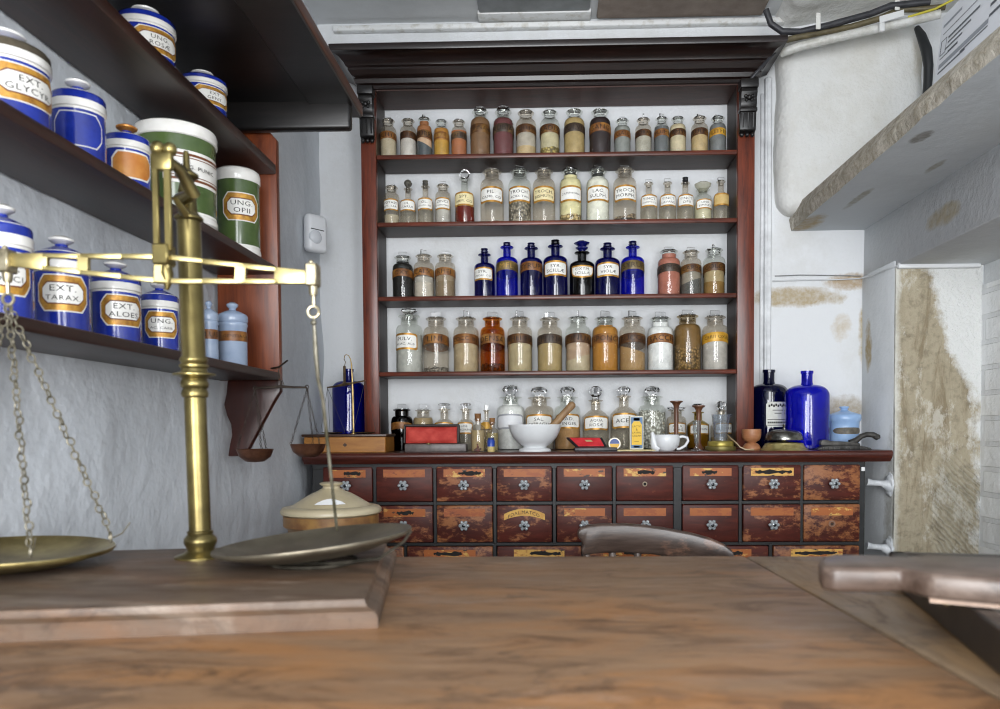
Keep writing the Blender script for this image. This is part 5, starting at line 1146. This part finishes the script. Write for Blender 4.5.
# flat black case, red lining
Yw = 2.25; fc = Grp('pocket_case', 'small flat black case open to a bright red lid lining', 'case', (pY(592, 450, Yw).x, Yw+.03, ZT))
xa, xb = pY(574.5, 450, Yw).x, pY(617.5, 450, Yw).x; zq = pY(595, 447.6, Yw).z
m = MB(); m.box((xa, Yw, ZT), (xb, Yw+.055, zq), .0025, seg=2); fc.part('tray', m, mott('1c1b1d', '2f2d30', 40, .4))
P = [pY(577, 448, Yw+.052), pY(607, 447.8, Yw+.052), pY(602, 437.6, Yw+.085), pY(566.5, 437.4, Yw+.085)]
P = [Vector(p) for p in P]; P[0].z = P[1].z = zq+.0005; nr = (P[1]-P[0]).cross(P[3]-P[0]).normalized()
m = MB(); vs = [p-nr*.0 for p in P]+[p-nr*.006 for p in P]; 
if nr.y > 0: nr = -nr; vs = [p for p in P]+[p-nr*.006 for p in P]
m.add(vs, [(0, 1, 2, 3), (7, 6, 5, 4), (0, 4, 5, 1), (1, 5, 6, 2), (2, 6, 7, 3), (3, 7, 4, 0)]); lid_ = fc.part('lid', m, mott('1c1b1d', '2f2d30', 40, .4), None, 0)
cc = sum(P, Vector())/4; Pi = [cc+(p-cc)*.86 for p in P]; m = MB(); m.add([p+nr*.0006 for p in Pi]+[p+nr*.0026 for p in [cc+(p-cc)*.82 for p in P]], [(0, 1, 5, 4), (1, 2, 6, 5), (2, 3, 7, 6), (3, 0, 4, 7), (4, 5, 6, 7)]); fc.part('lining', m, mott('c4202c', 'd83a40', 30, .7), None, 0)
wv_ = (P[1]-P[0]).normalized(); hv = (P[3]-P[0]).normalized(); tc_ = cc+hv*.004+wv_*.004; m = MB(); m.add([tc_+nr*.003+wv_*a+hv*c for a, c in ((-.010, -.005), (.010, -.005), (.010, .005), (-.010, .005))], [(0, 1, 2, 3)]); fc.part('maker_tab', m, plain('b9a878', .6), None, 0)
# corked phials and tiny blue pot
def phial(px, half, ytop, ycork, ysh, Y, label, content, pict=False):
    k = Y/F; x = pY(px, 440, Y).x; zz = lambda y: pY(px, y, Y).z-ZT; d = thing('corked_phial', label, 'bottle', (x, Y, ZT), group='corked phials in front of the white jar')
    m = MB(); m.lathe([(half*.95*k, 0), (half*k, .003), (half*k, zz(ysh)), (half*.85*k, zz(ysh-2.5)), (half*.42*k, zz(ysh-4.5)), (half*.40*k, zz(ycork+2)), (half*.52*k, zz(ycork+1.6)), (half*.52*k, zz(ycork)), (half*.3*k, zz(ycork))], 24, sc=(1, .8)); m.build('body', G_pale, d)
    m = MB(); m.lathe([(half*.88*k, .003), (half*.9*k, zz(ysh+1)), (0, zz(ysh+1))], 22, sc=(1, .8)); m.build('contents', fillmat(content, 0), d)
    m = MB(); m.lathe([(half*.3*k, zz(ycork+3)), (half*.42*k, zz(ycork)), (half*.45*k, zz(ytop)), (0, zz(ytop))], 14); m.build('cork', mott('8a6238', '6a4526', 60, .8), d)
    if pict:
        m = MB(); r = half*k*1.02; 
        for (px_, zc_, rr) in ((-.003, .006, .0055), (.004, .005, .005), (.001, .014, .004), (.0, .021, .0028), (-.008, .004, .004), (.009, .009, .003)): m.ball((px_, -r*.8+.0005, zc_), rr, 8, 0, (1, .15, 1))
        m.build('figure', mott('3a2a20', '6a2a1c', 90, .6), d)
    return d
phial(478, 7.3, 413.5, 418.5, 429, 2.29, 'corked phial of straw-coloured powder with dark figure mark, left of the pair', 'a8966a', True)
phial(492.3, 6.4, 418, 422, 432, 2.31, 'corked phial of olive-yellow powder behind the tiny blue-banded pot', '9a8f58')
k = 2.262/F; d = thing('tiny_pot', 'tiny blue pot with yellow lower label in front of the right corked phial', 'pot', (pY(491, 445, 2.262).x, 2.262, ZT))
zz = lambda y: pY(491, y, 2.262).z-ZT
m = MB(); m.lathe([(3.6*k, 0), (3.7*k, .001), (3.7*k, zz(446.5)), (3.7*k, zz(440.5)), (2.8*k, zz(439.4))], 20, mats=[1, 1, 0, 0]); m.build('body', [plain('23439c', .3), mott('cbb87c', 'b8a468', 40, .6)], d)
m = MB(); m.lathe([(2.9*k, zz(440)), (3.1*k, zz(439)), (3.1*k, zz(437.6)), (0, zz(437.4))], 18); m.build('cap', plain('1b2c5e', .35), d)
# yellow carton, its card and the round tin
Yk2 = 2.30; xa, xb = pY(629.3, 435, Yk2).x, pY(643, 435, Yk2).x; zt_ = pY(636, 416, Yk2).z; cw = (xb-xa)/2; cm = (xa+xb)/2
card = MB(); card.box((pY(617, 450, 2.262).x, 2.25, ZT), (pY(655, 450, 2.262).x, 2.345, ZT+.0035), .0008); o = card.build('card_slip', mott('d8cda0', 'c8ba88', 30, .7)); tag(o, 'flat cream card lying under the yellow carton', 'card')
zc0_ = ZT+.0035
d = thing('carton', 'upright yellow and blue printed carton in front of the vinegar bottle', 'carton', (cm, Yk2, zc0_), rz=0)
hC = zt_-zc0_
m = MB(); m.box((-cw, -.014, 0), (cw, .014, hC), .0008); bdc = m.build('box', mott('d5d2c0', 'c2bfae', 40, .6), d)
m = MB(); w = cw*.86
def panel(x0, x1, z0, z1, mi, y=-.0145): m.add([(x0, y, z0), (x1, y, z0), (x1, y, z1), (x0, y, z1)], [(0, 1, 2, 3)], mi)
panel(-w, w, .004, hC-.004, 0)
ar = [(-w*.86, hC*.14), (w*.86, hC*.14), (w*.86, hC*.74), (w*.5, hC*.84), (-w*.5, hC*.84), (-w*.86, hC*.74)]
m.add([(x, -.0150, z) for x, z in ar], [tuple(range(6))], 1); panel(-w*.5, w*.5, hC*.86, hC*.94, 2); panel(-w*.5, w*.5, .006, hC*.11, 2)
lb = m.build('label_panel', [plain('5a7696', .6), plain('dcb32c', .55), plain('b9c4cc', .6)], d, 0)
m = MB(); flat_text(m, ['LACTO', '&', 'LAVRIL', 'CREAM'], (0, -.0154, hC*.55), (1, 0, 0), (0, 0, 1), w*1.5, hC*.062, 0, wide=1); m.box((-w*.4, -.0156, hC*.225), (w*.4, -.0152, hC*.24)); m.build('lettering', plain('5a4412', .7), lb, 0)
d = Grp('round_tin', 'small round tin with yellow and blue face propped beside the carton', 'tin', (pY(614.5, 449, 2.30).x, 2.30, ZT))
c = pY(614.5, 446.2, 2.30); rt = 6.0*2.30/F; c.z = max(c.z, ZT+.0036+rt*.98); m = MB(); m.tube([(c.x, 2.296, c.z), (c.x, 2.308, c.z)], rt, 24); d.part('tin', m, mott('c9c4b4', '9a958a', 40, .35, 0, .5))
m = MB(); vs = [(c.x+rt*.92*math.cos(2*math.pi*i/24), 2.2955, c.z+rt*.92*math.sin(2*math.pi*i/24)) for i in range(24)]; m.add(vs, [tuple(range(24))], 0)
vs = [(c.x+rt*.8*math.cos(math.pi*i/12), 2.2950, c.z+rt*.8*math.sin(math.pi*i/12)) for i in range(13)]; m.add(vs, [tuple(range(13))], 1); vs = [(c.x+rt*.8*math.cos(-math.pi*i/12), 2.2950, c.z+rt*.8*math.sin(-math.pi*i/12)-.0005) for i in range(13)]; m.add(vs, [tuple(range(13))], 2)
d.part('printed_face', m, [plain('d8d6cc', .5), plain('44588e', .5), plain('d8a83a', .5)], None, 0)
# feeding cup
Yu = 2.262; k = Yu/F; d = thing('feeding_cup', 'white porcelain invalid feeding cup with spout and loop handle', 'cup', (pY(666.5, 445, Yu).x, Yu, ZT)); zz = lambda y: pY(666.5, y, Yu).z-ZT
m = MB(); m.lathe([(7*k, 0), (8*k, .001), (9*k, .006), (12*k, zz(446)), (13.2*k, zz(440)), (12.6*k, zz(436)), (11.8*k, zz(434.6)), (11*k, zz(434.8)), (11.8*k, zz(438)), (11*k, zz(445)), (0, zz(448))], 32); m.build('bowl', POR, d)
m = MB(); m.tube([(-8*k, -.004, zz(448)), (-12*k, -.006, zz(446)), (-13.2*k, -.008, zz(441)), (-13.8*k, -.009, zz(436)), (-14.8*k, -.009, zz(432.2))], [.014, .013, .010, .007, .005], 14); m.build('spout', POR, d)
m = MB(); m.tube([(11*k, 0, zz(437.5)), (16*k, 0, zz(436.5)), (20.5*k, 0, zz(437.8)), (21.4*k, 0, zz(441)), (18.5*k, 0, zz(446)), (13*k, 0, zz(449)), (10*k, 0, zz(449))], .0042, 10); m.build('handle', POR, d)
# wooden stethoscopes
WS = wood('stethoscope_wood', '4a2c1c', '7a5138', (20, 20, 3), 3, .4)
for (px, ytop, Y, lab_) in ((676.3, 400.8, 2.325, 'taller dark wooden trumpet stethoscope standing behind the feeding cup'), (698.6, 405.3, 2.335, 'shorter dark wooden trumpet stethoscope standing behind the glass measure')):
    k = Y/F; zz = lambda y: pY(px, y, Y).z-ZT
    m = MB(); m.lathe([(5.5*k, 0), (5.5*k, .004), (3.2*k, .012), (2.2*k, .022), (2.2*k, zz(ytop+9)), (2.8*k, zz(ytop+5)), (4.4*k, zz(ytop+2.4)), (6.4*k, zz(ytop+1.2)), (6.4*k, zz(ytop+.3)), (5*k, zz(ytop)), (1.2*k, zz(ytop+2)), (0, zz(ytop+3))], 24)
    o = m.build('wooden_stethoscope', WS, None, 40, (pY(px, 425, Y).x, Y, ZT)); tag(o, lab_, 'stethoscope', 'wooden stethoscopes on the worktop')
# slender conical measure
Ym = 2.262; k = Ym/F; x = pY(696.6, 445, Ym).x; zz = lambda y: pY(696.6, y, Ym).z-ZT
m = MB(); m.lathe([(7*k, 0), (7*k, .001), (3*k, .004), (1.6*k, .008), (1.5*k, zz(445.5)), (2.4*k, zz(443)), (3.2*k, zz(432)), (4.0*k, zz(421)), (4.2*k, zz(420.5)), (3.6*k, zz(420.6)), (2.9*k, zz(432)), (1.5*k, zz(443)), (0, zz(444))], 24)
o = m.build('glass_measure', glass('measure_glass', 'eef0f0', 1.6, .04, .06, 'd0d4d5'), None, 40, (x, Ym, ZT)); tag(o, 'slender conical glass measure on a round foot beside the feeding cup', 'measure')
# beaker on a brass box
Yn = 2.285; k = Yn/F; x = pY(720.5, 445, Yn).x; zz = lambda y: pY(720.5, y, Yn).z-ZT
d = thing('brass_box', 'low round two-tier brass box under the glass beaker', 'box', (x, Yn, ZT))
m = MB(); m.lathe([(14.6*k, 0), (15*k, .002), (15*k, zz(447)), (14.4*k, zz(446.4)), (13*k, zz(446.2))], 36); m.build('body', mott('8f8550', '6a6038', 40, .4, 0, .6), d)
m = MB(); m.lathe([(12.6*k, zz(446.4)), (12.8*k, zz(445.4)), (12.8*k, zz(442)), (12*k, zz(441)), (0, zz(440.8))], 36); m.build('lid', mott('b0a050', '8a7c3c', 40, .35, 0, .6), d)
zb2 = ZT+zz(440.8); m = MB(); zq = lambda y: pY(720.5, y, Yn).z-zb2
m.lathe([(6.2*k, 0), (6.4*k, .001), (8.4*k, zq(418)), (8.9*k, zq(414.4)), (8.5*k, zq(414.4)), (8*k, zq(418)), (6*k, .004), (0, .004)], 30)
for i, p in enumerate(m.v):
    if p[2] > zq(419) and p[0] > 7*k and abs(p[1]) < 3.5*k: m.v[i] = (p[0]+3.2*k*max(0, (p[2]-zq(419))/(zq(414.4)-zq(419))), p[1]*.6, p[2])
o = m.build('glass_beaker', glass('beaker_glass', 'e6e9ec', 1.6, .04, .08, 'c8ccd2'), None, 40, (x, Yn, zb2)); tag(o, 'tapered glass beaker with pouring lip on the low brass box', 'beaker')
# horn scoop
Ys = 2.262; 
m = MB(); C_ = [(pY(725.5, 433.5, Ys+.03), 2.0), (pY(730, 438.5, Ys+.02), 6.0), (pY(735, 443, Ys+.012), 6.5), (pY(739, 447, Ys+.006), 4.2), (pY(744, 449.3, Ys), 4.5), (pY(750, 450.3, Ys), 3.8), (pY(754, 451, Ys), 1.2)]
vs = []; kk = Ys/F
for p, w in C_:
    p = Vector(p); p.z = max(p.z, ZT+.002); w = w*kk
    vs += [(p.x, p.y-w, p.z+.002), (p.x, p.y+w, p.z+.002), (p.x, p.y+w, p.z-.0015), (p.x, p.y-w, p.z-.0015)]
n = len(C_); m.add(vs, [(4*i+q_, 4*i+(q_+1) % 4, 4*i+4+(q_+1) % 4, 4*i+4+q_) for i in range(n-1) for q_ in range(4)]+[(3, 2, 1, 0), (4*n-4, 4*n-3, 4*n-2, 4*n-1)])
o = m.build('horn_scoop', mott('b5a180', '94805e', 25, .5), None, 50); tag(o, 'pale horn scoop leaning against the low brass box', 'scoop')
# ---- hand scales hanging at the end of the wall shelves
Yh = YE-.032; COP = mott('7a5340', '553628', 30, .35, 0, .75); DK = mott('4a4038', '2a241f', 60, .5, 0, .5)
hs = Grp('hanging_hand_scales', 'copper-panned hand scales hanging from a nail at the end of the wall shelves', 'scale', pY(281, 388, Yh))
def H(px, py, dy=0): return pY(px, py, Yh+dy)
m = MB(); m.tube([H(255, 388), H(270, 387.4), H(281, 386.6), H(294, 387.3), H(307, 387.4)], [.0022, .0026, .0036, .0026, .0022], 8); m.torus(H(255, 388), .004, .0012, 'y', 12, 5); m.torus(H(307, 387), .004, .0012, 'y', 12, 5); hs.part('beam', m, DK)
m = MB(); m.tube([H(281, 386), H(280, 378), H(278.5, 371), H(279.5, 366.5)], [.0015, .0015, .0012, .001], 6); m.tube([H(277.5, 387), H(279, 371), H(284, 385)], .001, 5); hs.part('stirrup', m, DK)
m = MB(); m.tube([H(271, 368.5, .034), H(279, 367, 0), H(287.5, 360.5, -.012)], .0022, 6); hs.part('nail', m, DK)
for (bx_, by_, cx_, cy_, hw_) in ((255, 390, 255, 449.5, 18), (307, 389, 308, 444.5, 17.5)):
    c = H(cx_, cy_); kk = Yh/F; m = MB(); r_ = hw_*kk
    m.lathe([(0, -.029), (r_*.5, -.027), (r_*.85, -.016), (r_, 0), (r_*1.01, .001), (r_*.96, 0), (r_*.8, -.014), (0, -.025)], 32, at=tuple(c)); pn = hs.part('pan', m, COP, None, 60)
    for k_ in range(3):
        a = R((200, 330, 90)[k_]); e = c+Vector((r_*.95*math.cos(a), r_*.95*math.sin(a), 0)); hs.part('chain', chain(H(bx_, by_), e, .0042, .0006), DK, None, 0)
# ---- motion sensor
p = pX(305, 235, XL); sn = thing('motion_sensor', 'white plastic motion sensor high on the left wall near the corner', 'sensor', (XL+.022, p.y, p.z), rz=R(-38))
PL = plain('dfe1e4', .35); hS = .058
m = MB(); m.box((0, -.036, -hS), (.036, .036, hS), .014, seg=3); m.build('housing', PL, sn)
m = MB(); m.ball((.031, -.010, -.014), .026, 18, 0, (.45, .9, .9)); m.build('lens', plain('d0d3d8', .2), sn)
m = MB(); m.box((.0345, -.028, .008), (.0365, .020, .011), .0005); m.build('seam', plain('3a3c3e', .6), sn)
# ---- cables along the right
CAB = plain('c9ccce', .5); BLK = mott('26262a', '3a3a3e', 40, .5); WPI = mott('d6d6d2', 'b5b3aa', 30, .4); BRN = mott('6a6046', '4a432f', 30, .5)
def cable(name, pts, r, mat_, label, group=None, cat='cable'):
    m = MB(); m.tube(pts, r, 8); o = m.build(name, mat_, None, 60); tag(o, label, cat, group); return o
cable('cable', [pY(773, 281, YB-.006), pY(800, 280, YB-.006), pY(840, 279.5, YB-.006), pY(860, 278.5, YB-.008), (XR-.006, 2.46, pX(873, 275, XR-.006).z), (XR-.006, 2.36, pX(889, 269, XR).z), (XR+.004, YJ-.012, ZA-.004)], .0022, CAB, 'thin white cable low across the back wall and round the corner')
cable('cable', [pY(775, 276, YB-.005), pY(800, 275, YB-.006), pY(840, 275.5, YB-.005), pY(861, 276, YB-.006)], .0016, mott('8f9190', '6f7170', 40, .6), 'thinner grey cable just above the white one on the back wall')
a, b_ = pY(898, 265.5, YJ-.014), pY(980, 263, YJ-.014); m = MB(); m.box((a.x, YJ-.022, a.z-.009), (b_.x, YJ-.004, a.z+.009), .002); o = m.build('cable_trunking', plain('dcdedf', .4)); tag(o, 'white plastic trunking strip across the top of the stained stone pier', 'trunking')
cable('cable', [Vector((b_.x-.01, YJ-.014, a.z)), Vector((XA-.012, YJ-.03, a.z+.01)), Vector((XA-.008, YJ-.12, a.z+.014)), Vector((XA-.008, YJ-.5, a.z+.016))], .004, CAB, 'white cable running on from the end of the trunking')
Yp = 2.40
cable('conduit', [pY(781, 53, Yp+.03), pY(800, 46.5, Yp), pY(850, 34.5, Yp-.02), pY(905, 22.5, Yp-.04), pY(940, 14, Yp-.06)], .0135, WPI, 'pale grey conduit pipe rising to the right above the plaster bulge', None, 'pipe')
cable('cable', [pY(770, 44, Yp), pY(795, 38, Yp), pY(850, 27, Yp-.01), pY(880, 18.5, Yp-.02), pY(900, 9.5, Yp-.03), pY(925, 9, Yp-.05), pY(945, 7, Yp-.06)], .0095, BRN, 'brown twin cable directly above the conduit pipe')
cable('cable', [pY(766, 10, Yp), pY(771, 24, Yp), pY(782, 31.5, Yp), pY(800, 32, Yp), pY(830, 25, Yp-.02), pY(870, 14, Yp-.03), pY(890, 6, Yp-.04), pY(930, 2, Yp-.06)], .010, BLK, 'black cable bundle looping highest under the ceiling at right')
cable('cable', [pY(908, 17, Yp-.05), pY(935, 9, Yp-.07), pY(960, -4, Yp-.1)], .0035, plain('c2b536', .5), 'yellow-green earth wire above the conduit pipe')
cable('cable', [pY(744, 87, 2.385), pY(757, 72, 2.36), pY(768, 60, 2.36), pY(779, 49, 2.40)], .005, BLK, 'black cable slanting down beside the right end of the cornice')
for (px, py, l_) in ((818, 20, 'left white cable clip nailed across the brown cable'), (897, 1, 'right white cable clip near the picture top')):
    m = MB(); p = pY(px, py, Yp-.045); m.box((p.x-.007, p.y-.004, p.z-.028), (p.x+.007, p.y, p.z+.02), .001); m.ball((p.x, p.y-.004, p.z+.012), .003, 8); o = m.build('cable_clip', plain('dddcd6', .5)); tag(o, l_, 'clip', 'cable clips')
p = pY(882, 26, Yp-.06); m = MB(); m.box((p.x-.008, p.y-.004, p.z-.016), (p.x+.008, p.y+.01, p.z+.012), .002); e = pY(895, 18.5, Yp-.075); m.prism([(p.x-.010, p.z+.005), (e.x+.030, e.z+.012), (e.x+.030, e.z+.030), (p.x-.010, p.z+.025)], p.y-.007, p.y-.005, 'xz'); o = m.build('pipe_tag', plain('dcdddc', .5)); tag(o, 'white tag clamped on the conduit pipe', 'tag')
# black hose strip behind the slab
m = MB(); pts = [pY(917, 28, 2.44), pY(921.5, 36, 2.42), pY(926.5, 50, 2.40), pY(928.5, 66, 2.40), pY(928, 80, 2.40), pY(926.5, 96, 2.40), Vector((pY(926, 96, 2.40).x, 2.40, ZS+.068))]; m.tube(pts, [.009, .014, .016, .014, .013, .012, .012], 10); o = m.build('rubber_hose', plain('202224', .45), None, 60); tag(o, 'thick black hose hanging between the plaster bulge and the paper notice', 'hose')
# paper notice on the slab
Xn = .832
zt0 = ZS+.070
m = MB(); fa = pX(933, 86, Xn); Ln = .42; Hn = .158; tilt = .02
def NP(s, h, e=0): return Vector((Xn+tilt*h/Hn+e*-1-.012*s, fa.y-s, zt0+h))
m.add([NP(0, 0), NP(Ln, 0), NP(Ln, Hn), NP(0, Hn), NP(0, 0, -.004), NP(Ln, 0, -.004), NP(Ln, Hn, -.004), NP(0, Hn, -.004)], [(0, 1, 2, 3), (7, 6, 5, 4), (0, 4, 5, 1), (1, 5, 6, 2), (2, 6, 7, 3), (3, 7, 4, 0)])
nt = thing('paper_notice', 'white printed notice standing on the rough slab at the upper right', 'notice', (Xn, fa.y-.1, zt0)); sh = m.build('sheet', plain('d6d9de', .55), nt, 0); sh.location = -Vector((Xn, fa.y-.1, zt0))
m = MB()
def bar(s0, s1, h0, h1, mi): m.add([NP(s0, h0, .0006), NP(s1, h0, .0006), NP(s1, h1, .0006), NP(s0, h1, .0006)], [(0, 1, 2, 3)], mi)
for (s0, s1, h0, h1, mi) in ((.012, .20, .040, .050, 1), (.012, .12, .030, .034, 0), (.10, .20, .034, .037, 0), (.010, .013, .068, .100, 0), (.010, .034, .068, .070, 0), (.010, .034, .098, .100, 0), (.032, .034, .068, .100, 0), (.040, .16, .092, .097, 0), (.040, .13, .082, .086, 0), (.030, .10, .072, .076, 0), (.045, .085, .062, .065, 0), (.012, .085, .060, .0625, 0), (.010, .085, .128, .134, 1), (.014, .19, .112, .114, 0), (.20, .36, .09, .096, 1), (.2, .38, .07, .076, 0), (.2, .34, .05, .056, 0)): bar(s0, s1, h0, h1, mi)
pr = m.build('printed_lines', [plain('54585e', .6), plain('8d9298', .6)], sh, 0)
# white brackets on the wall right of the cabinet
for (y, l_) in ((482.5, 'upper white painted bracket between cabinet and stone pier'), (546, 'lower white painted bracket between cabinet and stone pier')):
    p = pY(881, y, 2.34); xw = XR; c = Vector((xw, 2.33, p.z)); x0 = pY(866.5, y, 2.33).x
    m = MB(); m.tube([(x0, 2.33, c.z+.003), (x0+.018, 2.33, c.z), (xw-.028, 2.33, c.z-.002), (xw-.014, 2.33, c.z-.006), (xw, 2.33, c.z-.010)], [.012, .009, .009, .015, .022], 12)
    b = bmesh.new(); bmesh.ops.create_icosphere(b, subdivisions=3, radius=.03)
    for v_ in b.verts: v_.co = v_.co*(1+.35*mn.noise(v_.co*60)); v_.co = Vector((v_.co.x*.35+xw-.002, v_.co.y*.8+2.335, v_.co.z*1.15+c.z-.004))
    m.bm(b)
    o = m.build('wall_bracket', mott('d8dbde', 'b9bdc1', 50, .5)); tag(o, l_, 'bracket', 'white brackets beside the cabinet')
# ================================================================== LIGHT
w = bpy.data.worlds.new('daylight'); C.world = w; w.use_nodes = True; w.node_tree.nodes['Background'].inputs[0].default_value = (.86, .92, 1, 1); w.node_tree.nodes['Background'].inputs[1].default_value = 1.35
def area(name, loc, target, sx, sy, power, col=(1, 1, 1)):
    l = bpy.data.lights.new(name, 'AREA'); l.shape = 'RECTANGLE'; l.size = sx; l.size_y = sy; l.energy = power; l.color = col
    o = bpy.data.objects.new(name, l); COL.objects.link(o); o.location = loc; o.rotation_euler = (Vector(target)-Vector(loc)).to_track_quat('-Z', 'Y').to_euler(); return o
area('window_and_fill_light', (-.05, -1.5, E+.4), (.1, 2.5, E+.1), .9, 1.5, 58, (.97, .985, 1))
area('window_and_fill_light', (1.0, -1.1, E+.25), (-.5, 2.3, E), .5, 1.2, 32, (.97, .985, 1))
area('window_and_fill_light', (-.65, -1.1, E-.05), (1.1, 2.2, E+.1),   .4, 1.2, 36, (.97, .985, 1))  # added fill rather than a window, brightens the right wall
C.view_settings.view_transform = 'Standard'; C.view_settings.look = 'None'; C.view_settings.gamma = 1; C.view_settings.use_curve_mapping = False
C.view_settings.exposure = .08
C.render.film_transparent = False
cy = C.cycles; cy.use_denoising = True; cy.filter_width = 1.1; cy.max_bounces = 12; cy.transparent_max_bounces = 24; cy.diffuse_bounces = 4; cy.glossy_bounces = 3; cy.caustics_reflective = False; cy.caustics_refractive = False
